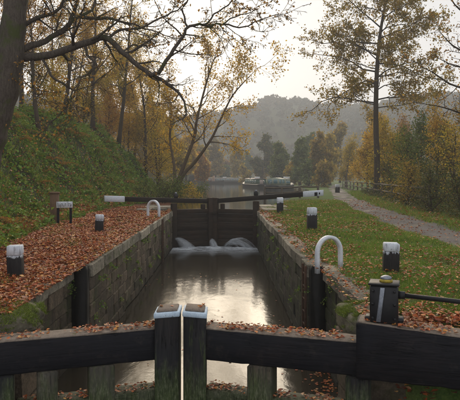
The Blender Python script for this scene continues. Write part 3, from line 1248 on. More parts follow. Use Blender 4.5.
tag(o, 'white foam spread on the water under the far gates', 'foam', kind='stuff')


# ------------------------------------------------------------------ mooring posts (bollards)
def shaft_mat(h):
    t = NT('black_post_with_ragged_white_paint')
    v = t.coord('object')
    sx_ = t.n('SeparateXYZ')
    t.l(v, sx_.inputs[0])
    st = t.noise(t.coord('world', (16, 16, .6)), 2.0, 5, .7)
    e = t.math('ADD', sx_.outputs['Z'], t.math('MULTIPLY', t.math('SUBTRACT', st, .5), .28))
    mk = t.n('MapRange')
    mk.inputs[1].default_value = h * .655
    mk.inputs[2].default_value = h * .655 + .012
    t.l(e, mk.inputs[0])
    n = t.noise(t.coord('object', (8, 8, 1.5)), 4, 6, .7)
    c = t.mix(mk.outputs[0], t.ramp(n, [(.3, (.006, .006, .008)), (.75, (.035, .03, .027))]), t.ramp(n, [(.35, (.25, .25, .26)), (.6, (.60, .63, .69))]))
    lo = t.n('MapRange')                      # splashed earth and algae at the foot
    lo.inputs[1].default_value = .16
    lo.inputs[2].default_value = .0
    t.l(t.math('ADD', sx_.outputs['Z'], t.math('MULTIPLY', st, .12)), lo.inputs[0])
    c = t.mix(t.math('MULTIPLY', lo.outputs[0], .7), c, (.06, .05, .025))
    t.col(c)
    t.bump(n, .6, .01)
    return t.set(.65, .2)


def bollard(x, y, z, w, h, rz, label, tilt=(0, 0)):
    t = empty('bollard', (x, y, z), rz, label, 'bollard', 'white topped mooring posts')
    t.rotation_euler = (tilt[0], tilt[1], rz)
    m = MB()
    v, fc = chamfer(-w / 2, w / 2, -w / 2, w / 2, -.25, h * .71, w * .07)
    v += rng.normal(0, .004, v.shape)
    m.add(v, fc)
    m.obj('shaft', shaft_mat(h), t)
    m = MB()
    v, fc = chamfer(-w / 2 - .003, w / 2 + .003, -w / 2 - .003, w / 2 + .003, h * .70, h, w * .07)
    v[:, :2] *= (1 - .06 * np.clip((v[:, 2] - h * .8) / (h * .2), 0, 1))[:, None]
    v += rng.normal(0, .004, v.shape)
    m.add(v, fc)
    m.obj('white_top', MT['streaked'], t)
    return t


def gz_left(x, y):
    return float(h_left(np.array([x]), np.array([y]))[0])


def gz_right(x, y):
    return float(h_right(np.array([x]), np.array([y]))[0])


for (x, y, w, h, rz, side, lab, tl) in [
    (-3.66, 10.0, .245, .55, .12, 'l', 'large white topped black mooring post on fallen leaves, nearest on the left', (.02, -.03)),
    (-4.10, 18.6, .27, .55, .25, 'l', 'white topped black mooring post on leaves beyond the nearest left one', (0, .03)),
    (2.93, 10.1, .26, .50, -.15, 'r', 'stout white topped black mooring post on grass behind the gear box', (0, .02)),
    (2.80, 18.4, .28, .70, .1, 'r', 'tall white topped black mooring post halfway along the grass', (0, 0)),
    (2.65, 27.5, .30, .74, .0, 'r', 'white topped black mooring post beside the far right gate', (0, 0)),
    (12.2, 62, .45, .9, .0, 'r', 'small far white topped mooring post where the towpath narrows', (0, 0)),
]:
    z = gz_left(x, y) if side == 'l' else gz_right(x, y)
    bollard(x, y, z, w, h, rz, lab, tl)

# name board on two legs and the brown post beside it
sx, sy = -5.68, 20.2
sz = gz_left(sx, sy)
t = empty('name_board', (sx, sy, sz), .30, 'small white lettered board on two black legs at the bank foot', 'sign')
for s in (-1, 1):
    box_obj('leg', (s * .215 - .045, s * .215 + .045, -.03, .03, -.3, .74), MT['black'], t, .008)
bd = box_obj('board', (-.28, .28, -.055, -.032, .62, .84), MT['streaked'], t, .004)
x = -.245
for k, w in enumerate([.045, .06, .055, .06, .06, 0, .06, .065]):     # dark marks too worn to read
    if w:
        m = MB()
        m.box(x, x + w * .28, -.060, -.054, .675, .785)
        m.box(x + w * .28, x + w * .8, -.060, -.054, .675 if k % 2 else .76, .70 if k % 2 else .785)
        if k % 3:
            m.box(x + w * .6, x + w * .85, -.0605, -.0545, .70, .76)
        m.obj('letter', MT['faded'], bd)
    x += .062
sx, sy = -6.15, 20.6
sz = gz_left(sx, sy)
t = empty('timber_post', (sx, sy, sz), .2, 'thick weathered brown post standing left of the white name board', 'post')
box_obj('shaft', (-.15, .15, -.14, .14, -.4, 1.08), MT['postwood'], t, .02, .004)
box_obj('cap', (-.175, .175, -.165, .165, 1.08, 1.15), MT['postwood'], t, .02)


# ------------------------------------------------------------------ fences
def fence(pts, h, nrail, label, name='post_and_rail_fence', pw=.12):
    t = empty(name, tuple(pts[0]), 0, label, 'fence')
    inv = Matrix.Translation(t.location).inverted()
    P = [Vector(p) for p in pts]
    for p in P:
        o = box_obj('post', (-pw / 2, pw / 2, -pw / 2, pw / 2, -.4, h), MT['fencewood'], None, .012, .004)
        o.location = p
        o.rotation_euler = (rng.normal(0, .02), rng.normal(0, .02), rng.uniform(-.2, .2))
        o.parent = t
        o.matrix_parent_inverse = inv
    for a, b in zip(P[:-1], P[1:]):
        for k in range(nrail):
            zz = h * (.93 - .40 * k)
            m = MB()
            m.tube([a + Vector((0, 0, zz + rng.normal(0, .015))), (a + b) / 2 + Vector((0, 0, zz - .015)), b + Vector((0, 0, zz + rng.normal(0, .015)))], .055, 4)
            o = m.obj('rail', MT['fencewood'], t)
            o.matrix_parent_inverse = inv
    return t


fp = []
for d in np.arange(27, 92, 5.0):
    x = float(path_mid(d)) + np.interp(d, [27, 48, 92], [2.4, 2.3, 1.1])
    fp.append((x, d, gz_right(x, d)))
fence(fp, 1.15, 3, 'brown wooden post and rail fence along the far right of the towpath')
lp = [(3.2 + k * 1.35, 46 - k * .5, max(.0, gz_right(3.2 + k * 1.35, 46 - k * .5))) for k in range(4)]
fence(lp, .95, 2, 'short wooden rail by the water beyond the far right gate beam', 'mooring_rail', .16)


# ------------------------------------------------------------------ narrowboats
def m_paint(name, c):
    return m_plain(name, tuple(x * .75 for x in c), tuple(min(1, x * 1.15) for x in c), 1.5, .45, .4, .1, .004, moss=((.05, .045, .035), 2.5, .64))


PAINT = {k: m_paint(k + '_boat_paint', c) for k, c in {
    'green': (.045, .10, .065), 'sage': (.24, .27, .20), 'cream': (.50, .46, .38), 'maroon': (.16, .045, .04), 'blue': (.10, .16, .26), 'black': (.015, .015, .017), 'pink': (.42, .34, .30), 'grey': (.22, .22, .22), 'white': (.7, .7, .7)}.items()}
gl = NT('boat_window_glass')
gl.col((.10, .20, .23))
MT['boatglass'] = gl.set(.12, .6)


def narrowboat(loc, rz, L, hull, cab, roof, label, nwin=5, canvas=None, chimney=True):
    t = empty('narrowboat', (*loc, Z_PD), rz, label, 'boat', 'moored narrowboats')
    W = 2.1
    # hull by stations along x (bow at +x)
    st = [(-L / 2, .62, .72), (-L / 2 + .5, .95, .70), (-L / 2 + 1.2, 1.05, .62), (L / 2 - 3.2, 1.05, .62), (L / 2 - 1.6, .85, .72), (L / 2 - .6, .45, .85), (L / 2, .06, .98)]
    V, Fc = [], []
    for x, hw, zt in st:
        V += [(x, -hw * .9, -.45), (x, -hw, zt - .18), (x, -hw - .03, zt - .10), (x, -hw, zt), (x, hw, zt), (x, hw + .03, zt - .10), (x, hw, zt - .18), (x, hw * .9, -.45)]
    for i in range(len(st) - 1):
        for k in range(7):
            Fc.append((i * 8 + k, i * 8 + k + 1, (i + 1) * 8 + k + 1, (i + 1) * 8 + k))
    Fc += [tuple(range(7, -1, -1)), tuple((len(st) - 1) * 8 + k for k in range(8))]
    m = MB()
    m.add(V, Fc)
    m.obj('hull', PAINT[hull], t)
    x0, x1 = -L / 2 + 2.2, L / 2 - 3.6
    ca0 = x0
    if canvas:
        x0 = x0 + 2.6
    m = MB()
    sec = [(-.95, .55), (-.80, 1.52), (0, 1.60), (.80, 1.52), (.95, .55)]
    n = len(sec)
    V = [(x0, a, b) for a, b in sec] + [(x1, a, b) for a, b in sec]
    m.add(V, [tuple(range(n)), tuple(range(2 * n - 1, n - 1, -1))] + [(i, i + n, i + 1 + n, i + 1) for i in range(n - 1)] + [(n - 1, 2 * n - 1, n, 0)])
    cb = m.obj('cabin', PAINT[cab], t)
    m = MB()
    V = []
    for x in (x0 - .12, x1 + .12):
        V += [(x, a, b) for a, b in ((-.86, 1.525), (-.84, 1.57), (0, 1.655), (.84, 1.57), (.86, 1.525), (0, 1.61))]
    m.add(V, [(0, 1, 2, 3, 4, 5), (11, 10, 9, 8, 7, 6)] + [(i, i + 6, (i + 1) % 6 + 6, (i + 1) % 6) for i in range(6)])
    rf = m.obj('roof', PAINT[roof], t)
    for s in (-1, 1):
        for k in range(nwin):
            xx = x0 + (x1 - x0) * (k + .6) / (nwin + .2)
            m = MB()
            y0 = s * .90
            v, fc = chamfer(xx - .42, xx + .42, -.02, .02, .86, 1.32, .008)
            v[:, 1] += s * (.955 - (v[:, 2] - .55) * .155) - 0
            m.add(v, fc)
            wd = m.obj('window', PAINT['cream'], cb)
            m = MB()
            v, fc = chamfer(xx - .36, xx + .36, -.02, .02, .92, 1.26, .006)
            v[:, 1] += s * (.967 - (v[:, 2] - .55) * .155)
            m.add(v, fc)
            m.obj('pane', MT['boatglass'], wd)
    # front and rear doors
    for xx, nm in ((x1 + .01, 'cabin_door'), (x0 - .03, 'cabin_door')):
        box_obj(nm, (xx - .01, xx + .03, -.33, .33, .62, 1.42), PAINT[roof], cb, .006)
    if canvas:
        m = MB()
        sec = [(-.97, .60), (-.86, 1.62), (0, 1.78), (.86, 1.62), (.97, .60)]
        a0, a1 = ca0 - .9, x0 - .14
        V = [(a0, a, b) for a, b in sec] + [(a1, a, b) for a, b in sec]
        m.add(V, [tuple(range(n)), tuple(range(2 * n - 1, n - 1, -1))] + [(i, i + n, i + 1 + n, i + 1) for i in range(n - 1)] + [(n - 1, 2 * n - 1, n, 0)])
        cv = m.obj('canvas_cover', PAINT[canvas], t)
        for yy in (-.42, .42):
            box_obj('clear_panel', (a0 - .02, a0 - .004, yy - .28, yy + .28, .95, 1.5), MT['boatglass'], cv, .003)
        for s in (-1, 1):
            for xx in (a0 + .75, a0 + 2.1):
                m = MB()
                v, fc = chamfer(xx - .5, xx + .5, -.012, .012, .95, 1.5, .004)
                v[:, 1] += s * (.982 - (v[:, 2] - .60) * .108)
                m.add(v, fc)
                m.obj('clear_panel', MT['boatglass'], cv)
    if chimney:
        m = MB()
        m.tube([(x1 - 2.2, .35, 1.55), (x1 - 2.2, .35, 2.05)], .09, 10)
        m.obj('chimney', PAINT['black'], rf)
    # roof clutter: box and pole
    box_obj('roof_box', (x0 + 2.4, x0 + 3.5, -.35, .35, 1.62, 1.92), PAINT['white' if chimney else 'cream'], rf, .03)
    m = MB()
    m.tube([(x0 + .5, -.3, 1.68), (x1 - .5, -.25, 1.68)], .03, 6)
    m.obj('boat_pole', MT['fencewood'], rf)
    # tiller and handrail
    m = MB()
    m.tube([(-L / 2 + .1, 0, .4), (-L / 2 + .1, 0, 1.15), (-L / 2 + .9, 0, 1.3)], .03, 6)
    m.obj('tiller', MT['steel'], t)
    return t


narrowboat((5.3, 104), R(101), 15, 'black', 'green', 'pink', 'green cabined narrowboat with pale roof moored behind the canvas covered one', 5)
narrowboat((8.5, 86), R(66), 10.5, 'black', 'green', 'cream', 'sage canvas covered narrowboat moored nearest the lock, with clear side panels', 3, canvas='sage')
narrowboat((2.2, 172), R(6), 15, 'black', 'grey', 'cream', 'distant pale narrowboat straight up the canal, left of the green ones', 6)
narrowboat((-5.6, 166), R(-14), 11, 'black', 'maroon', 'cream', 'dull red distant narrowboat, leftmost of the moored boats', 5, chimney=False)


# ------------------------------------------------------------------ trees
class Tree:
    def __init__(s, seed):
        s.r = np.random.default_rng(seed)
        s.mb = MB()
        s.leaf = []

    def unit(s):
        v = s.r.normal(0, 1, 3)
        return v / np.linalg.norm(v)

    def path(s, p, d, L, r0, r1, n, jit, up):
        pts = [np.array(p, float)]
        d = np.array(d, float)
        d /= np.linalg.norm(d)
        for k in range(n):
            d = d + s.r.normal(0, jit, 3) + np.array([0, 0, up])
            d /= np.linalg.norm(d)
            pts.append(pts[-1] + d * L / n)
        return np.array(pts), np.linspace(r0, r1, n + 1)

    def grow(s, p, d, L, r, lvl, o):
        """o: options dict"""
        mx = o['levels']
        n = 5 if lvl < mx else 3
        pts, rad = s.path(p, d, L, r, r * (.35 if lvl < mx else .45), n, o['jit'] * (1 + .3 * lvl), o['up'][min(lvl, len(o['up']) - 1)])
        s.limb(pts, rad, lvl, o, L)

    def limb(s, pts, rad, lvl, o, L=None):
        mx = o['levels']
        if L is None:
            L = float(np.sum(np.linalg.norm(np.diff(pts, axis=0), axis=1)))
        sides = (9, 7, 5, 4, 3, 3)[min(lvl, 5)]
        rmin = o.get('rmin', .004)
        s.mb.tube(pts, np.maximum(rad, rmin), sides, cap=lvl < 2)
        if lvl >= mx:
            k = s.r.poisson(o['leaves'])
            if k:
                u = s.r.uniform(.15, 1.05, k)
                idx = u * (len(pts) - 1)
                i0 = np.clip(idx.astype(int), 0, len(pts) - 2)
                q = pts[i0] + (pts[i0 + 1] - pts[i0]) * (idx - i0)[:, None]
                s.leaf.append(q + s.r.normal(0, o['spread'], (k, 3)))
            return
        nc = o['kids'][min(lvl, len(o['kids']) - 1)]
        nc = max(1, int(round(nc * s.r.uniform(.75, 1.25))))
        t0 = o['start'][min(lvl, len(o['start']) - 1)]
        for k in range(nc):
            u = t0 + (1 - t0) * (k + s.r.uniform(.1, .95)) / nc
            idx = min(u, .999) * (len(pts) - 1)
            i0 = int(idx)
            q = pts[i0] + (pts[i0 + 1] - pts[i0]) * (idx - i0)
            tg = pts[i0 + 1] - pts[i0]
            tg = tg / (np.linalg.norm(tg) + 1e-9)
            a = s.unit()
            a = a - tg * np.dot(a, tg)
            a /= (np.linalg.norm(a) + 1e-9)
            ang = R(s.r.uniform(*o['ang'][min(lvl, len(o['ang']) - 1)]))
            d = tg * math.cos(ang) + a * math.sin(ang)
            if lvl == 0 and o.get('flatten'):
                d[2] = d[2] * (1 - o['flatten']) + .12
            rr = np.interp(u, np.linspace(0, 1, len(rad)), rad)
            taper = 1 - o.get('cone', .45) * u
            LL = L * o['ratio'][min(lvl, len(o['ratio']) - 1)] * s.r.uniform(.7, 1.25) * taper
            s.grow(q, d, LL, rr * o.get('rr', .55), lvl + 1, o)
        # the leader carries on as twigs
        s.grow(pts[-1], pts[-1] - pts[-2], L * .28, rad[-1], lvl + 1, o)

    def build(s, name, base, bark, leafmat, label, lsize, group=None, wide=.36, cat='tree'):
        t = empty(name, tuple(base), 0, label, cat, group)
        inv = Matrix.Translation(t.location).inverted()
        o = s.mb.obj('trunk', bark, t, smooth=True)
        o.matrix_parent_inverse = inv
        P = np.concatenate(s.leaf) if s.leaf else np.zeros((0, 3))
        if len(P) > 5:
            o = leaf_obj('crown', P, lsize * s.r.uniform(.6, 1.3, len(P)), leafmat, t, wide=wide)
            o.matrix_parent_inverse = inv
        return t


def px_path(pts, d0, d1=None, n=4):
    """polyline of photograph pixels at a distance running d0 -> d1, refined with a soft wobble"""
    d1 = d0 if d1 is None else d1
    P = np.array([at(x, y, d0 + (d1 - d0) * i / max(1, len(pts) - 1)) for i, (x, y) in enumerate(pts)])
    out = []
    for i in range(len(P) - 1):
        p0 = P[max(i - 1, 0)]; p1 = P[i]; p2 = P[i + 1]; p3 = P[min(i + 2, len(P) - 1)]
        for u in np.linspace(0, 1, n, endpoint=False):
            out.append(.5 * ((2 * p1) + (-p0 + p2) * u + (2 * p0 - 5 * p1 + 4 * p2 - p3) * u * u + (-p0 + 3 * p1 - 3 * p2 + p3) * u ** 3))
    out.append(P[-1])
    return np.array(out)


TREES = 'trees on the left bank'
# the great tree at the left edge, limbs as they reach across the lock
T = Tree(11)
tr = px_path([(-26, 215), (-17, 165), (-9, 138), (-3, 116), (6, 87), (11, 52), (14, 20), (17, -20), (16, -75)], 11.0, 10.8)
tr[0][2] = gz_left(tr[0][0], 11) - .3
T.mb.tube(tr, np.linspace(.31, .20, len(tr)) * (1 + .06 * np.sin(np.arange(len(tr)) * 1.7)), 14)
OB = dict(levels=3, jit=.16, up=[.02, .03, .0, -.02], kids=[7, 5, 4], start=[.2, .15, .2], ang=[(30, 70), (30, 65), (25, 60)], ratio=[.42, .52, .5], leaves=.5, spread=.05, rr=.5, rmin=.0035, gaps=1)
limbs = [
    ([(18, 58), (34, 57), (52, 54), (84, 44), (105, 37), (122, 52), (140, 68), (157, 77), (172, 88)], 11, 10.2, .105, .03, 9),
    ([(150, 74), (158, 72), (170, 55), (182, 38), (189, 25), (205, 25), (222, 24), (240, 27), (262, 19)], 10.2, 10.0, .05, .010, 12),
    ([(187, 28), (183, 10), (190, -4), (200, -20)], 10.2, 10.2, .025, .008, 6),
    ([(205, 25), (214, 15), (228, 5), (240, -8)], 10.1, 10.4, .022, .008, 6),
    ([(222, 24), (236, 16), (250, 12), (262, 5)], 10.1, 10.0, .016, .006, 5),
    ([(22, 50), (38, 44), (52, 38), (70, 24), (80, 17), (108, 19), (128, 23), (150, 30)], 11, 11.6, .085, .014, 10),
    ([(68, 26), (74, 12), (78, -3), (84, -25)], 11.2, 11.0, .05, .02, 6),
    ([(80, 17), (92, 10), (100, -5), (112, -20)], 11.3, 11.8, .04, .014, 6),
    ([(20, 28), (36, 20), (52, 14), (62, 4), (70, -12)], 11, 10.4, .06, .02, 7),
    ([(40, 56), (46, 66), (56, 80), (73, 91), (66, 106), (52, 122), (44, 132)], 10.9, 10.3, .035, .010, 8),
    ([(84, 44), (88, 56), (96, 66), (82, 78), (72, 93), (70, 108)], 10.7, 10.2, .035, .008, 8),
    ([(33, 57), (34, 74), (32, 84), (45, 93)], 10.9, 10.7, .028, .008, 5),
    ([(108, 38), (120, 30), (140, 28), (161, 17), (177, 10), (190, -2)], 10.6, 11.2, .035, .010, 9),
    ([(122, 52), (134, 46), (150, 48), (168, 42)], 10.5, 11.0, .022, .006, 6),
    ([(14, 10), (30, -8), (60, -20), (95, -18)], 10.9, 10.5, .08, .02, 6),
    ([(12, 40), (-15, 20), (-50, 5), (-90, -30)], 10.9, 11.2, .08, .03, 5),
]
for pts, d0, d1, r0, r1, kids in limbs:
    P = px_path(pts, d0, d1, 3)
    P += T.r.normal(0, .012, P.shape)
    o = dict(OB)
    o['kids'] = [kids, 5, 4]
    L = float(np.sum(np.linalg.norm(np.diff(P, axis=0), axis=1)))
    o['ratio'] = [min(.42, .95 / L) if L > 2 else .42, .55, .5]
    T.limb(P, np.linspace(r0 * .82, r1 * .9, len(P)), 0, o, L)
T.build('bare_tree', (tr[0][0], 11, tr[0][2]), MT['bark'], L_BROWN, 'big bare dark tree at the left edge, limbs reaching over the lock', .055, TREES)


# upright slender trees standing on the bank behind it
def wood_tree(seed, px, d, height, r, o, bark, leafmat, label, lsize, lean=(0, 0), name='tree', group=TREES, x=None, hfn=None, z=None, wide=.36):
    T = Tree(seed)
    X = (px - 225.0) * d / F if x is None else x
    zz = (gz_left(X, d) if X < 0 else gz_right(X, d)) if z is None else z
    base = np.array([X, d, zz - .25])
    n = 9
    pts = [base]
    dr = np.array([lean[0], lean[1], 1.0])
    for k in range(n):
        dr = dr + T.r.normal(0, o.get('tj', .05), 3)
        dr[2] = 1.0
        pts.append(pts[-1] + dr / np.linalg.norm(dr) * (height + .25) / n)
    pts = np.array(pts)
    rad = np.linspace(r, r * .25, n + 1)
    rad[0] *= 1.35
    T.limb(pts, rad, 0, o, height)
    return T.build(name, (X, d, zz), bark, leafmat, label, lsize, group, wide)


O_TWIG = dict(levels=3, jit=.13, up=[.05, .04, .02, 0], kids=[14, 5, 4], start=[.3, .2, .2], ang=[(35, 70), (30, 60), (25, 60)], ratio=[.30, .45, .5], leaves=6, spread=.18, rr=.45, cone=.4, rmin=.007)
O_GOLD = dict(levels=3, jit=.13, up=[.03, .03, .01, 0], kids=[16, 6, 5], start=[.15, .15, .2], ang=[(35, 75), (30, 65), (25, 60)], ratio=[.34, .48, .5], leaves=13, spread=.30, rr=.45, cone=.45, rmin=.010)
O_BUSH = dict(levels=2, jit=.16, up=[.04, .03, .0], kids=[16, 7], start=[.06, .1], ang=[(25, 75), (30, 70)], ratio=[.55, .5], leaves=13, spread=.24, rr=.5, cone=.5, rmin=.008)

wood_tree(21, 64, 38, 10.5, .15, O_TWIG, MT['bark2'], L_BROWN, 'slender dark twiggy tree on the bank above the white name board', .10, (.03, 0), 'slender_tree')
wood_tree(22, 40, 31, 7.5, .13, O_TWIG, MT['bark2'], L_BROWN, 'thin bare tree on the bank close behind the big left trunk', .10, (-.05, 0), 'slender_tree')
wood_tree(23, 92, 46, 12.0, .19, {**O_TWIG, 'leaves': 6.5, 'kids': [17, 6, 4]}, MT['bark2'], L_GOLD, 'tall tree with thin gold leaves high on the left bank', .14, (.04, 0), 'autumn_tree')
wood_tree(24, 118, 50, 12.5, .2, {**O_TWIG, 'leaves': 6.5, 'kids': [17, 6, 4]}, MT['bark2'], L_YOLIVE, 'tall olive twiggy tree behind the crossing limb, left of the sun', .14, (.05, 0), 'autumn_tree')
wood_tree(25, 78, 54, 11.0, .16, {**O_GOLD, 'leaves': 8}, MT['bark2'], L_YOLIVE, 'yellow olive tree at the back of the bank above the white beam end', .14, (.02, 0), 'autumn_tree')
wood_tree(26, 108, 60, 9.5, .15, O_GOLD, MT['bark2'], L_GOLD, 'dense golden tree glowing in the sun beyond the left beam', .16, (.0, 0), 'golden_tree')
wood_tree(27, 134, 60, 10.0, .15, O_GOLD, MT['bark_gold'], L_GOLD, 'golden tree lit from behind by the sun, next to the leaning one', .16, (.05, 0), 'golden_tree')
wood_tree(28, 158, 58, 8.5, .14, {**O_GOLD, 'leaves': 9}, MT['bark2'], L_YOLIVE, 'bushy yellow olive tree just left of the leaning two stemmed tree', .14, (.02, 0), 'autumn_tree')
wood_tree(29, 22, 36, 10.0, .16, {**O_TWIG, 'leaves': 6.5, 'kids': [17, 6, 4]}, MT['bark2'], L_ORANGE, 'orange brown tree high on the bank beside the big left trunk', .13, (0, 0), 'autumn_tree')
wood_tree(30, 66, 66, 13.0, .2, {**O_GOLD, 'leaves': 3}, MT['bark2'], L_BROWN, 'brown tree far behind on top of the left bank', .22, (0, 0), 'autumn_tree')
wood_tree(31, 146, 53, 12.0, .16, {**O_TWIG, 'leaves': 6.5, 'kids': [17, 6, 4]}, MT['bark2'], L_GOLD, 'thin tall gold leaved tree rising behind the limb above the sun', .13, (.02, 0), 'slender_tree')

wood_tree(32, 122, 66, 8.5, .15, O_GOLD, MT['bark_gold'], L_GOLD, 'golden tree glowing between the two golden trees on the left bank', .17, (.0, 0), 'golden_tree')
wood_tree(33, 96, 62, 8.0, .15, {**O_GOLD, 'leaves': 9}, MT['bark2'], L_ORANGE, 'orange tree low on the back of the left bank', .14, (.0, 0), 'autumn_tree')
wood_tree(34, 50, 44, 8.5, .14, {**O_TWIG, 'leaves': 6.5, 'kids': [17, 6, 4]}, MT['bark2'], L_YOLIVE, 'olive twiggy tree on the bank crest under the big limb', .12, (.04, 0), 'slender_tree')
for (sd, px, d, h, mat_, label) in [
    (35, 160, 50, 5.0, L_YOLIVE, 'dense olive bush tree close left of the leaning tree stems'),
    (36, 146, 56, 4.2, L_OLIVE, 'dense twiggy olive bush under the golden trees'),
    (37, 128, 58, 3.6, L_GOLD, 'low golden bush on the bank shoulder below the sun'),
    (38, 106, 52, 3.4, L_ORANGE, 'low orange bush on the bank crest under the gold trees'),
    (39, 84, 46, 3.2, L_YOLIVE, 'low olive bush on the bank crest above the name board'),
    (40, 58, 40, 3.2, L_GOLD, 'golden twiggy bush on the bank crest under the big limb'),
    (42, 34, 34, 3.0, L_YOLIVE, 'olive bush on the bank crest right of the big trunk'),
]:
    wood_tree(sd, px, d, h, .09, {**O_BUSH, 'kids': [18, 8], 'leaves': 15, 'spread': .3}, MT['bark2'], mat_, label, .12, (0, 0), 'bank_bush', 'bushes on the left bank')
# the leaning two-stemmed tree at the water's edge
T = Tree(41)
OG = dict(levels=3, jit=.14, up=[.03, .03, .01, 0], kids=[11, 5, 4], start=[.35, .2, .2], ang=[(30, 65), (30, 60), (25, 60)], ratio=[.30, .5, .5], leaves=7, spread=.18, rr=.5, cone=.35, rmin=.007)
for pts, d0, d1, r0, r1 in [
    ([(176, 190), (180, 176), (186, 160), (194, 138), (197, 119), (205, 88), (211, 68), (216, 54)], 42, 41, .17, .03),
    ([(177, 189), (184, 174), (195, 162), (206, 147), (214, 134), (224, 112), (233, 95), (245, 81), (252, 74)], 42, 40, .15, .02),
    ([(175, 190), (174, 165), (170, 140), (171, 115), (168, 92)], 42, 44, .12, .03),
]:
    P = px_path(pts, d0, d1, 3)
    T.limb(P, np.linspace(r0, r1, len(P)), 0, OG)
T.build('leaning_tree', (-3.6, 42, gz_left(-3.6, 42)), MT['bark_gold'], L_GOLD, 'leaning two stemmed tree with sparse gold leaves by the water', .14)

# the tall open tree on the right
T = Tree(52)
D0 = 48.0
pts = [(377, 198), (377, 160), (376, 130), (376, 100), (377, 70), (379, 45), (381, 28), (385, 5), (388, -25), (390, -50)]
P = px_path(pts, D0, D0, 3)
rad = np.linspace(.27, .05, len(P))
OT = dict(levels=3, jit=.12, up=[.0, .01, .03, .02], kids=[5, 5, 5], start=[.2, .3, .2], ang=[(55, 80), (30, 60), (25, 60)], ratio=[.3, .42, .5], leaves=10, spread=.15, rr=.5, cone=.3, rmin=.008, flatten=.6)
T.mb.tube(P, rad, 10)
for (x, y, dx, dy, L, rr) in [
    (376, 103, -1, -.02, 4.3, .06), (376, 100, 1, .10, 3.9, .055), (377, 84, -1, .28, 3.6, .05), (377, 78, .9, .35, 3.0, .05),
    (377, 72, -1, .15, 4.4, .06), (377, 64, 1, .20, 4.0, .055), (378, 56, -1, .35, 4.0, .055), (378, 50, .9, .45, 3.4, .05),
    (379, 44, -1, .35, 4.4, .055), (380, 38, 1, .35, 3.4, .05), (381, 28, -.9, .45, 4.0, .05), (382, 20, .8, .55, 2.9, .04),
    (384, 12, -.9, .5, 3.5, .04), (386, 2, .8, .6, 2.5, .035), (387, -10, -.8, .6, 3.0, .035), (389, -25, .7, .7, 2.0, .03), (389, -38, -.5, .8, 2.0, .03),
    (377, 90, .5, .25, 2.6, .04), (377, 60, -.3, .5, 2.6, .04), (380, 32, .3, .6, 2.6, .04)]:
    for rep_ in range(2):
        p = np.array(at(x, y + (0, 5, -5)[rep_], D0))
        yy = T.r.uniform(-.9, .9) * (.5 if abs(dx) > .7 else 1.3) * (1 if rep_ == 0 else 2.2)
        d = np.array([dx * (1, -.7, .8)[rep_], yy, dy + .06 + T.r.normal(0, .08)])
        T.grow(p, d, L * 1.36 * (1, .75, .7)[rep_], rr * (1.25, .8, .8)[rep_], 1, {**OT, 'kids': [5, 9, 5], 'start': [.2, .15, .15], 'jit': .17})
o = T.build('tall_tree', (P[0][0], D0, P[0][2]), MT['bark2'], L_OLIVE, 'tall slender tree with layered olive foliage beside the towpath', .17, wide=.42)

# tree whose twigs come in at the upper right edge
T = Tree(53)
P = px_path([(505, 220), (500, 160), (492, 100), (488, 50), (486, 0), (484, -40)], 24, 24, 3)
T.mb.tube(P, np.linspace(.2, .09, len(P)), 9)
for pts in ([(494, 115), (470, 92), (450, 84), (432, 72), (420, 66)], [(490, 75), (468, 55), (452, 45), (440, 32)], [(488, 40), (470, 18), (455, 5), (445, -12)], [(496, 140), (470, 118), (445, 108), (425, 104)], [(489, 60), (475, 68), (455, 66), (438, 58)], [(487, 10), (465, -10), (445, -25)]):
    Q = px_path(pts, 24, 23, 3)
    T.limb(Q, np.linspace(.06, .012, len(Q)), 1, dict(levels=3, jit=.16, up=[0, .02, .02], kids=[9, 8, 5], start=[.2, .2, .2], ang=[(30, 70)] * 3, ratio=[.4, .38, .5], leaves=2.4, spread=.10, rr=.5, rmin=.005))
T.build('edge_tree', (P[0][0], 24, gz_right(P[0][0], 24)), MT['bark2'], L_BROWN, 'thinly leaved tree reaching in at the right edge of the view', .10)

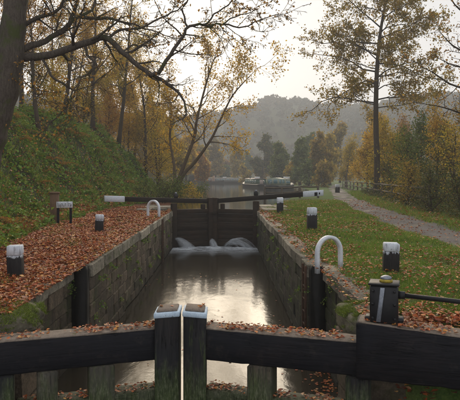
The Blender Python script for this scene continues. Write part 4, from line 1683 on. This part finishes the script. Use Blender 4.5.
# trees and shrubs beyond the towpath
RB = 'trees and shrubs beyond the towpath'
for (sd, px, d, h, r, mat_, label, ls, nm, oo) in [
    (61, 368, 60, 6.2, .12, L_GOLD, 'golden olive bushy tree left of the tall slender tree', 0.148, 'bushy_tree', {**O_GOLD, 'leaves': 9}),
    (62, 384, 50, 4.8, .12, L_YOLIVE, 'yellow olive bushy tree right behind the tall slender tree trunk', 0.140, 'bushy_tree', {**O_GOLD, 'leaves': 9}),
    (63, 346, 88, 6.5, .14, L_YOLIVE, 'small yellowing tree at the end of the towpath', 0.195, 'bushy_tree', {**O_GOLD, 'leaves': 9}),
    (64, 404, 42, 3.6, .10, L_YOLIVE, 'broad yellow olive shrub right of the tall slender tree', 0.133, 'shrub', O_BUSH),
    (65, 416, 36, 3.6, .09, L_GREEN, 'dull green shrub behind the middle of the towpath', 0.117, 'shrub', O_BUSH),
    (66, 436, 31, 3.3, .09, L_DARK, 'dark green shrub overhanging the right of the towpath', 0.101, 'shrub', O_BUSH),
    (67, 455, 27, 3.2, .09, L_YOLIVE, 'yellow olive shrub near the right edge beyond the towpath', 0.094, 'shrub', O_BUSH),
    (68, 476, 23.5, 3.0, .08, L_DARK, 'dark leafy shrub cut by the right edge of the view', 0.086, 'shrub', O_BUSH),
    (69, 420, 46, 4.6, .13, L_GREEN, 'pale green tree rising behind the right hand shrubs', 0.148, 'bushy_tree', {**O_GOLD, 'leaves': 9}),
    (70, 446, 42, 4.4, .13, L_GOLD, 'golden brown tree at the back near the right edge', 0.140, 'bushy_tree', {**O_GOLD, 'leaves': 9}),
    (71, 475, 36, 4.8, .13, L_OLIVE, 'olive tree at the back cut by the right edge', 0.125, 'bushy_tree', {**O_GOLD, 'leaves': 9}),
    (72, 378, 62, 7.0, .13, L_OLIVE, 'olive tree far behind the tall slender tree', 0.179, 'bushy_tree', {**O_GOLD, 'leaves': 9}),
    (73, 404, 70, 6.0, .15, L_BROWN, 'brown tree in the haze behind the shrubs by the towpath', 0.195, 'bushy_tree', {**O_GOLD, 'leaves': 9}),
    (74, 388, 44, 2.3, .07, L_DARK, 'low dark shrub at the foot of the tall slender tree', 0.094, 'shrub', O_BUSH),
    (75, 410, 30, 1.9, .07, L_OLIVE, 'low olive shrub leaning over the towpath edge', 0.086, 'shrub', O_BUSH),
    (76, 432, 25.5, 1.7, .06, L_DARK, 'low dark shrub at the right edge of the towpath', 0.078, 'shrub', O_BUSH),
    (77, 462, 21.5, 1.6, .06, L_DARK, 'low dark bramble shrub nearest the camera beyond the towpath', 0.070, 'shrub', O_BUSH),
]:
    wood_tree(sd, px, d, h, r, oo, MT['bark2'], mat_, label, ls, (0, 0), nm, RB)

# trees round the pound, in the haze
FB = 'hazy trees round the pound'
for (sd, px, d, h, r, mat_, label, ls, nm, oo, zz) in [
    (81, 262, 150, 12.5, .3, L_DARK, 'round dark hazy tree straight behind the moored boats', .5, 'far_tree', O_GOLD, 1.0),
    (82, 236, 175, 11, .3, L_YOLIVE, 'yellowing hazy tree left of the round dark one', .55, 'far_tree', O_GOLD, .6),
    (83, 216, 185, 14, .3, L_OLIVE, 'tall olive hazy tree above the leftmost distant boat', .6, 'far_tree', O_GOLD, .6),
    (84, 198, 150, 12, .3, L_YOLIVE, 'olive hazy tree on the far left bank of the pound', .5, 'far_tree', O_GOLD, 1.0),
    (85, 282, 120, 8.5, .25, L_GREEN, 'pale green willow like tree behind the green boats', .4, 'far_tree', O_GOLD, .4),
    (86, 300, 108, 8.5, .25, L_GREEN, 'green hazy tree between the boats and the towpath end', .36, 'far_tree', O_GOLD, .4),
    (87, 318, 100, 9.0, .25, L_OLIVE, 'olive hazy tree at the left of the towpath end', .34, 'far_tree', O_GOLD, .4),
    (88, 330, 112, 9.5, .25, L_YOLIVE, 'yellow hazy tree over the end of the towpath', .38, 'far_tree', O_GOLD, .4),
    (89, 248, 200, 10, .3, L_GREEN, 'low green hazy tree beyond the distant pale boat', .6, 'far_tree', O_GOLD, .4),
    (90, 273, 185, 12, .3, L_OLIVE, 'olive hazy tree behind the round dark one', .6, 'far_tree', O_GOLD, 1.0),
    (91, 186, 110, 9, .25, L_GOLD, 'golden hazy tree behind the leaning tree stems', .4, 'far_tree', O_GOLD, 1.0),
    (92, 205, 120, 6, .2, L_ORANGE, 'low orange hazy tree at the water beyond the leaning tree', .4, 'far_tree', O_GOLD, .6),
    (93, 308, 140, 12, .25, L_GREEN, 'large hazy green tree behind the willow like one', .48, 'far_tree', O_GOLD, .6),
    (94, 340, 135, 14, .25, L_OLIVE, 'tall hazy olive tree far behind the golden bushy one', .48, 'far_tree', O_GOLD, .6),
    (95, 226, 215, 9, .25, L_BROWN, 'low brown hazy tree at the far head of the pound', .6, 'far_tree', O_GOLD, .4),
    (96, 176, 84, 10, .2, L_YOLIVE, 'yellow olive tree on the left bank behind the leaning tree', .3, 'far_tree', O_GOLD, .9),
    (111, 246, 150, 5, .2, L_YOLIVE, 'low yellow shrub in the haze left below the round dark tree', .5, 'far_shrub', O_BUSH, .1),
    (112, 278, 128, 5.5, .2, L_GREEN, 'low green shrub in the haze right below the round dark tree', .45, 'far_shrub', O_BUSH, .1),
    (113, 292, 112, 5, .2, L_YOLIVE, 'pale yellow shrub directly behind the canvas covered boat', .4, 'far_shrub', O_BUSH, .1),
    (114, 309, 98, 4.6, .2, L_GREEN, 'green shrub between the short mooring rail and the towpath end', .36, 'far_shrub', O_BUSH, .1),
    (115, 322, 92, 4.2, .2, L_OLIVE, 'olive shrub right at the left edge of the towpath end', .33, 'far_shrub', O_BUSH, .1),
    (116, 226, 200, 6, .2, L_GREEN, 'low green shrub behind the distant pale boat roof', .6, 'far_shrub', O_BUSH, .1),
    (117, 208, 195, 7, .2, L_YOLIVE, 'low yellow shrub behind the dull red distant boat', .6, 'far_shrub', O_BUSH, .1),
    (118, 262, 160, 6, .2, L_OLIVE, 'low olive shrub at the foot of the round dark tree', .5, 'far_shrub', O_BUSH, .1),
    (97, 160, 90, 13, .22, L_BROWN, 'brown hazy tree behind the golden ones on the left', .32, 'far_tree', O_GOLD, 1.2),
]:
    wood_tree(sd, px, d, h * .74, r, oo, MT['bark2'], mat_, label, ls, (0, 0), nm, FB, z=zz, wide=.5)

# waterside growth under the leaning tree and reeds round the pound
for (sd, px, d, h, mat_, label, ls) in [
    (101, 168, 40, 1.5, L_GREEN, 'green waterside bush left of the leaning tree foot', .11),
    (102, 180, 46, 1.2, L_YOLIVE, 'yellow green waterside bush under the leaning tree', .12),
    (103, 186, 56, 1.2, L_GREEN, 'green waterside bush beyond the leaning tree', .14),
    (105, 154, 37, 1.3, L_GREEN, 'low green bush at the bank foot behind the left hoop', .10),
]:
    T = Tree(sd)
    X = (px - 225.0) * d / F
    z0 = max(gz_left(X, d), Z_PD)
    for k in range(9):
        a = T.r.uniform(0, 2 * math.pi)
        T.grow((X + T.r.normal(0, .5), d + T.r.normal(0, .6), z0 - .1), (math.cos(a) * .6, math.sin(a) * .6, 1), h, .025, 1, {**O_BUSH, 'levels': 3, 'kids': [4, 6, 4], 'leaves': 6, 'spread': .16, 'ratio': [.5, .5, .5]})
    T.build('waterside_bush', (X, d, z0), MT['bark2'], mat_, label, ls, 'bushes at the water edge', cat='bush')

# ------------------------------------------------------------------ the hills and the woods on them
def hill(name, ridge, d, depth, base_z, seed):
    rr = np.random.default_rng(seed)
    xs = np.linspace((ridge[0][0] - 225) * d / F, (ridge[-1][0] - 225) * d / F, 90)
    top = np.interp(xs, [(x - 225) * d / F for x, y in ridge], [EYE + (177 - y) * d / F for x, y in ridge])
    top = top + 1.2 * np.sin(xs * .11 + seed) + .8 * np.sin(xs * .23 + 2 * seed)
    us = np.linspace(0, 1, 22)
    V = []
    for u in us:
        prof = math.sin(u * math.pi / 2) ** 1.15
        yy = d - depth * (1 - u)
        V.append(np.stack([xs * (yy / d) ** .3, np.full_like(xs, yy), base_z + (top - base_z) * prof], 1))
    for u in (.15, .4, 1.0):
        V.append(np.stack([xs, np.full_like(xs, d + depth * .7 * u), top * (1 - u) + base_z * u], 1))
    n = len(xs)
    k = len(V)
    V = np.concatenate(V)
    i = np.arange(k - 1)[:, None] * n + np.arange(n - 1)[None, :]
    q = np.stack([i, i + 1, i + n + 1, i + n], -1).reshape(-1)
    o = link(bpy.data.objects.new(name, mesh_np(name, V, q, np.full(len(q) // 4, 4), MT['far_ground'], True)))
    tag(o, kind='structure')
    return xs, top, V[:22 * n].reshape(22, n, 3)


L_HILL = m_leaf('hill_wood_leaf', [(.05, .045, .02), (.09, .06, .025), (.035, .04, .018), (.11, .075, .03)], .3)
crowns = []
for nm, ridge, d, dep, sd, ncl in [
    ('hill', [(60, 128), (150, 124), (215, 120), (240, 113), (262, 107), (275, 105), (286, 107), (300, 105), (318, 111), (340, 113), (380, 108), (430, 112), (520, 120)], 520, 230, 3, 1300),
    ('hill', [(318, 150), (338, 130), (356, 118), (376, 109), (398, 106), (420, 104), (445, 101), (480, 97), (560, 90)], 430, 190, 5, 1100),
    ('hill', [(-160, 60), (-60, 88), (0, 100), (60, 112), (120, 122), (170, 140), (200, 160)], 270, 120, 8, 800)]:
    xs, top, G = hill(nm, ridge, d, dep, 0.5, sd)
    for k in range(ncl):
        a = int(rng.integers(3, 22))
        b = int(rng.integers(0, 89))
        u = rng.uniform()
        p = G[a, b] * (1 - u) + G[a, b + 1] * u
        s = rng.uniform(2.2, 4.2)
        m_ = 26
        q = rng.normal(0, 1, (m_, 3))
        q /= np.linalg.norm(q, axis=1, keepdims=True)
        crowns.append(p + q * s * np.array([.75, .75, 1.0]) + np.array([0, 0, s * .4]))
P = np.concatenate(crowns)
tag(leaf_obj('hillside_wood', P, rng.uniform(1.4, 3.0, len(P)), L_HILL, wide=.6), 'hazy woodland covering the hills behind the canal', 'woodland', kind='stuff')

# ------------------------------------------------------------------ ground cover
def pts_on(hfn, xs, ds, lift):
    return np.stack([xs, ds, hfn(xs, ds) + lift], 1)


# undergrowth on the left bank
n = 150000
d = 8.5 + 47 * rng.uniform(0, 1, n) ** 1.7
q = rng.uniform(-.35, 1.0, n)
q = np.where(q < 0, q, q * np.interp(d, [8, 20, 50], [7.5, 8.5, 9]))
x = left_edge(d) - foot(d) - q
clump = wob(x, d, 1.6, 4.0) + .6 * wob(x, d, 4.1, 2.0)
keep = (rng.uniform(0, 1, n) < np.clip(.50 + .5 * clump, .04, 1)) & (rng.uniform(-.35, .55, n) < q)
x, d, clump = x[keep], d[keep], clump[keep]
lift = np.abs(rng.normal(0, 1, len(x))) * np.clip(.06 + .14 * clump + .10 * wob(x, d, 7.0, 1.0), .02, .5)
P = pts_on(h_left, x, d, lift)
sz = np.interp(d, [8, 20, 55], [.075, .105, .19]) * np.clip(np.exp(rng.normal(0, .4, len(x))), .35, 1.7)
tag(leaf_obj('bank_undergrowth', P, sz, L_BANK, flat=.35, wide=.34), 'low green leafy undergrowth over the steep left bank', 'undergrowth', kind='stuff')
# long grass blades in the bank
n = 80000
d = 9 + 40 * rng.uniform(0, 1, n) ** 1.6
x = left_edge(d) - foot(d) - rng.uniform(-.1, 8.0, n)
keep = rng.uniform(0, 1, n) < np.clip(.5 + .6 * wob(x, d, 1.1, 7.0), .05, 1)
P = pts_on(h_left, x[keep], d[keep], 0)
dd = d[keep]
tag(blades_obj('bank_grass', P, np.interp(dd, [9, 50], [.26, .40]) * rng.uniform(.5, 1.2, len(P)), np.interp(dd, [9, 50], [.016, .05]), L_GRASS, lean=.55), 'long rough grass tufts growing through the left bank', 'grass', kind='stuff')
# ferns and dead bracken arching out of the bank
for nm, cnt, mt_, lab in (('bank_ferns', 120, L_BANK, 'green ferns arching out of the left bank'), ('bank_bracken', 60, L_BROWN, 'brown dead bracken fronds among the green of the left bank')):
    LP = []
    for k in range(cnt):
        dd = 9.5 + 36 * rng.uniform() ** 1.5
        xx = float(left_edge(dd) - foot(dd)) - rng.uniform(.2, 6.5)
        zz = gz_left(xx, dd)
        for q_ in range(9):
            a = rng.uniform(0, 2 * np.pi)
            Lf = rng.uniform(.45, .95)
            u = np.linspace(.1, 1, 16)
            px_ = xx + np.cos(a) * Lf * u
            py_ = dd + np.sin(a) * Lf * u
            pz_ = zz + Lf * (.95 * u - .85 * u * u) + .05 + .25 * np.cos(a) * -1 * Lf * u * .3
            for sgn_ in (-1, 1):
                w_ = .13 * (1 - .8 * u) * sgn_
                LP.append(np.stack([px_ - np.sin(a) * w_, py_ + np.cos(a) * w_, pz_], 1))
    P = np.concatenate(LP)
    tag(leaf_obj(nm, P, .085 * rng.uniform(.7, 1.3, len(P)), mt_, flat=.5, wide=.22), lab, 'ferns', kind='stuff')
# brown fallen leaves caught on the bank
n = 15000
d = 8.5 + 40 * rng.uniform(0, 1, n) ** 1.5
x = left_edge(d) - foot(d) - rng.uniform(-.3, 1, n) ** 2 * 8 * np.sign(rng.uniform(.2, 1, n))
P = pts_on(h_left, x, d, np.abs(rng.normal(.10, .10, n)))
tag(leaf_obj('bank_litter', P, np.interp(d, [8, 20, 50], [.075, .10, .16]) * rng.uniform(.7, 1.3, n), L_FALLEN, flat=.45), 'russet fallen leaves caught in the bank undergrowth', 'fallen leaves', kind='stuff')

# the thick carpet of fallen leaves on the left path
def carpet(name, n, d0, d1, pw, sizes, detail, label):
    d = d0 + (d1 - d0) * rng.uniform(0, 1, n) ** pw
    s = rng.uniform(0, 1, n) * (foot(d) + .7)
    on_cope = rng.uniform(0, 1, n) < .045
    s = np.where(on_cope, -.42 * rng.uniform(0, 1, n), s)
    x = left_edge(d) - s
    keep = rng.uniform(0, 1, n) < np.where(on_cope, 1, np.clip(.95 - .35 * wob(x, d, 1.5, 6.0) - .25 * wob(x, d, 3.7, 2.0), .18, 1))
    z = np.where(s < 0, .012 + np.abs(rng.normal(0, .012, n)), h_left(x, d) + .008 + np.abs(rng.normal(0, .02, n)))
    P = np.stack([x, d, z], 1)[keep]
    sz = (np.interp(d, *sizes) * np.clip(np.exp(rng.normal(-.03, .34, n)), .4, 1.7))[keep]
    tag(leaf_obj(name, P, sz, L_FALLEN, flat=.72, wide=.42, detail=detail), label, 'fallen leaves', kind='stuff')


carpet('leaf_carpet', 52000, 7.2, 15, 1.2, ([7, 15], [.050, .062]), True, 'thick carpet of russet fallen leaves on the left lockside nearest the camera')
carpet('leaf_carpet', 60000, 15, 31.5, 1.2, ([15, 32], [.064, .10]), False, 'thick carpet of russet fallen leaves further along the left lockside')
# tufts of green coming through the leaves
n = 5000
c = np.stack([rng.uniform(-6.0, -3.3, 60), rng.uniform(8, 30, 60)], 1)
k = rng.integers(0, 60, n)
x = c[k, 0] + rng.normal(0, .14, n)
d = c[k, 1] + rng.normal(0, .22, n)
ok = (x < -3.2) & (x > left_edge(d) - foot(d) - .4)
tag(blades_obj('path_tufts', pts_on(h_left, x[ok], d[ok], 0), .09 * rng.uniform(.4, 1.3, ok.sum()), .014, L_GRASS, lean=.6), 'small green tufts coming through the leaf carpet', 'grass', kind='stuff')

# grass on the right lockside
def grass_zone(n, d0, d1, pw, side):
    d = d0 + (d1 - d0) * rng.uniform(0, 1, n) ** pw
    if side == 'lawn':
        a, b = right_edge(d) + .0, path_mid(d) - .95 + .16 * wob(0 * d, d, 1.3, 3.0) * rng.uniform(0, 1, n) + np.abs(rng.normal(0, .10, n))
    else:
        a, b = path_mid(d) + .92 - np.abs(rng.normal(0, .12, n)), path_mid(d) + 5.5
    x = a + (b - a) * rng.uniform(0, 1, n)
    return x, d


x, d = grass_zone(210000, 7.3, 40, 1.9, 'lawn')
bare = wob(x, d, 1.0, 9.0) + .5 * wob(x, d, 3.0, 5.0)
near_cope = np.exp(-(x - right_edge(d)) / .35)
keep = rng.uniform(0, 1, len(x)) < np.clip(.75 - .42 * bare - .65 * near_cope, .05, 1)
x, d = x[keep], d[keep]
P = pts_on(h_right, x, d, -.005)
hh = np.interp(d, [7, 15, 40], [.05, .06, .095]) * rng.uniform(.5, 1.4, len(x)) * np.clip(1 + .45 * wob(x, d, 2.2, 1.0) + .5 * (wob(x, d, 5.0, 8.0) > .9), .4, 2.2)
tag(blades_obj('lawn_grass', P, hh, np.interp(d, [7, 15, 40], [.009, .014, .035]), L_GRASS, lean=.5), 'short damp grass on the right lockside', 'grass', kind='stuff')
x, d = grass_zone(50000, 12, 60, 1.5, 'verge')
P = pts_on(h_right, x, d, -.005)
tag(blades_obj('verge_grass', P, np.interp(d, [12, 60], [.16, .30]) * rng.uniform(.4, 1.3, len(x)), np.interp(d, [12, 60], [.016, .05]), L_GRASS, lean=.5), 'longer rough grass on the verge beyond the towpath', 'grass', kind='stuff')

# scattered fallen leaves on the grass, path and far side
n = 24000
d = 7.1 + 34 * rng.uniform(0, 1, n) ** 1.5
x = right_edge(d) + (path_mid(d) + 3 - right_edge(d)) * rng.uniform(-.06, 1, n)
P = pts_on(h_right, x, d, .035 + np.abs(rng.normal(0, .012, n)))
on_path = np.abs(x - path_mid(d)) < .9
P[:, 2] -= np.where(on_path, .012, 0)
keep = ~on_path | (rng.uniform(0, 1, n) < .35)
keep &= rng.uniform(0, 1, n) < np.clip(.55 + .4 * wob(x, d, .8, 3.0) + .5 * np.exp(-(x - right_edge(d)) / .7), .12, 1)
sz = np.interp(d, [7, 15, 40], [.050, .062, .105]) * rng.uniform(.6, 1.3, n)
tag(leaf_obj('scattered_leaves', P[keep], sz[keep], L_FALLEN, flat=.75, wide=.42, detail=True), 'scattered russet leaves lying on the right hand grass and towpath', 'fallen leaves', kind='stuff')
# litter under the shrubs by the towpath
n = 9000
d = 14 + 40 * rng.uniform(0, 1, n) ** 1.3
x = path_mid(d) + 1.0 + 6 * rng.uniform(0, 1, n)
P = pts_on(h_right, x, d, .02 + np.abs(rng.normal(0, .06, n)))
tag(leaf_obj('hedge_litter', P, np.interp(d, [14, 54], [.09, .2]) * rng.uniform(.6, 1.3, n), L_FALLEN, flat=.6), 'brown fallen leaves under the shrubs beyond the towpath', 'fallen leaves', kind='stuff')
# low herbs among the shrubs
n = 26000
d = 15 + 40 * rng.uniform(0, 1, n) ** 1.3
x = path_mid(d) + 1.7 + 7 * rng.uniform(0, 1, n)
P = pts_on(h_right, x, d, np.abs(rng.normal(0, .22, n)) * (1 + .5 * wob(x, d, 1.2, 1.0)))
tag(leaf_obj('hedge_undergrowth', P, np.interp(d, [14, 54], [.08, .2]) * rng.uniform(.6, 1.3, n), L_DARK, flat=.3), 'dark low undergrowth beneath the shrubs beyond the towpath', 'undergrowth', kind='stuff')
# dead growth and leaves under the right balance beam
n = 7000
d = rng.uniform(4.6, 7.1, n)
x = rng.uniform(2.0, 4.6, n)
P = pts_on(h_right, x, d, np.abs(rng.normal(.02, .03, n)))
tag(leaf_obj('beam_litter', P, .07 * rng.uniform(.6, 1.3, n), L_FALLEN, flat=.6, detail=True), 'brown leaves piled on the ground under the right balance beam', 'fallen leaves', kind='stuff')

# moss and grass creeping over the coping stones
n = 60000
side_ = rng.uniform(0, 1, n) < .5
d = 8 + 23 * rng.uniform(0, 1, n) ** 1.6
x = np.where(side_, XL - .03 - .42 * rng.uniform(0, 1, n) ** .7, XR + .03 + .42 * rng.uniform(0, 1, n) ** .7)
x = np.where(d < 11.45, x + np.where(side_, -REC, REC), x)
pt = wob(x * 1.5, d, 1.3, 2.0) + .6 * wob(x * 3, d, 3.1, 5.0)
keep = pt + .5 * np.where(side_, (XL - x) / .45, (x - XR) / .45) > .75
P = np.stack([x, d, np.full(n, .002)], 1)[keep]
tag(blades_obj('coping_moss', P, np.interp(d[keep], [8, 30], [.022, .05]) * rng.uniform(.4, 1.6, keep.sum()), np.interp(d[keep], [8, 30], [.008, .022]), L_MOSS, lean=.9), 'moss and thin grass creeping over both rows of coping stones', 'moss', kind='stuff')
# small weeds rooted in the joints of the lock walls
LP = []
for k in range(70):
    lft = rng.uniform() < .6
    yy = 8.3 + 21 * rng.uniform() ** 1.3
    zz = -.27 - 1.3 * rng.uniform() ** 1.5
    fx_ = (XL if lft else XR) + ((-REC if lft else REC) if yy < 11.4 else 0)
    q = rng.integers(10, 34)
    off = np.abs(rng.normal(0, .05, q))
    LP.append(np.stack([fx_ + (off if lft else -off), yy + rng.normal(0, .07, q), zz - off * .6 + rng.normal(0, .03, q)], 1))
P = np.concatenate(LP)
tag(leaf_obj('wall_weeds', P, np.interp(P[:, 1], [8, 30], [.035, .07]) * rng.uniform(.6, 1.4, len(P)), L_BANK, flat=.3), 'small green weeds rooted in the joints of the lock walls', 'weeds', kind='stuff')

# leaves lying on the near gates
allP = np.concatenate([to_world(t, P) for t, P in BEAM_LEAVES])
tag(leaf_obj('gate_leaves', allP, .044 * rng.uniform(.6, 1.4, len(allP)), L_FALLEN, flat=.72, wide=.42, detail=True), 'fallen leaves lying along the near lock gate beams and ledges', 'fallen leaves', kind='stuff')
# leaves afloat in the chamber, most in the right hand recess
n = 260
x = np.concatenate([XR + .25 - np.abs(rng.normal(0, .22, n - 90)), rng.uniform(XL, XR, 90)])
y = np.concatenate([rng.uniform(8.1, 11.0, n - 90), rng.uniform(8.0, 22, 90)])
P = np.stack([np.clip(x, XL + .05, XR + .27), y, np.full(n, Z_CH + .008)], 1)
P = P[(P[:, 0] < XR - .05) | (P[:, 1] < 11.1)]
tag(leaf_obj('floating_leaves', P, .06 * rng.uniform(.6, 1.3, len(P)), L_FALLEN, flat=.95, curl=.05, detail=True), 'brown leaves afloat on the lock water near the right gate', 'fallen leaves', kind='stuff')

# ------------------------------------------------------------------ the autumn haze
t = NT('autumn_haze')
t.t.nodes.remove(t.b)
pv_ = t.n('ShaderNodeVolumePrincipled'.replace('ShaderNode', ''))
pv_.inputs['Color'].default_value = (.90, .94, 1.0, 1)
pv_.inputs['Density'].default_value = .00118
pv_.inputs['Anisotropy'].default_value = .25
t.l(pv_.outputs[0], t.out.inputs['Volume'])
m = MB()
m.box(-620, 620, -12, 690, -6, 125)
tag(m.obj('haze', t.m), 'thin pale autumn haze filling the whole valley', 'haze', kind='stuff')
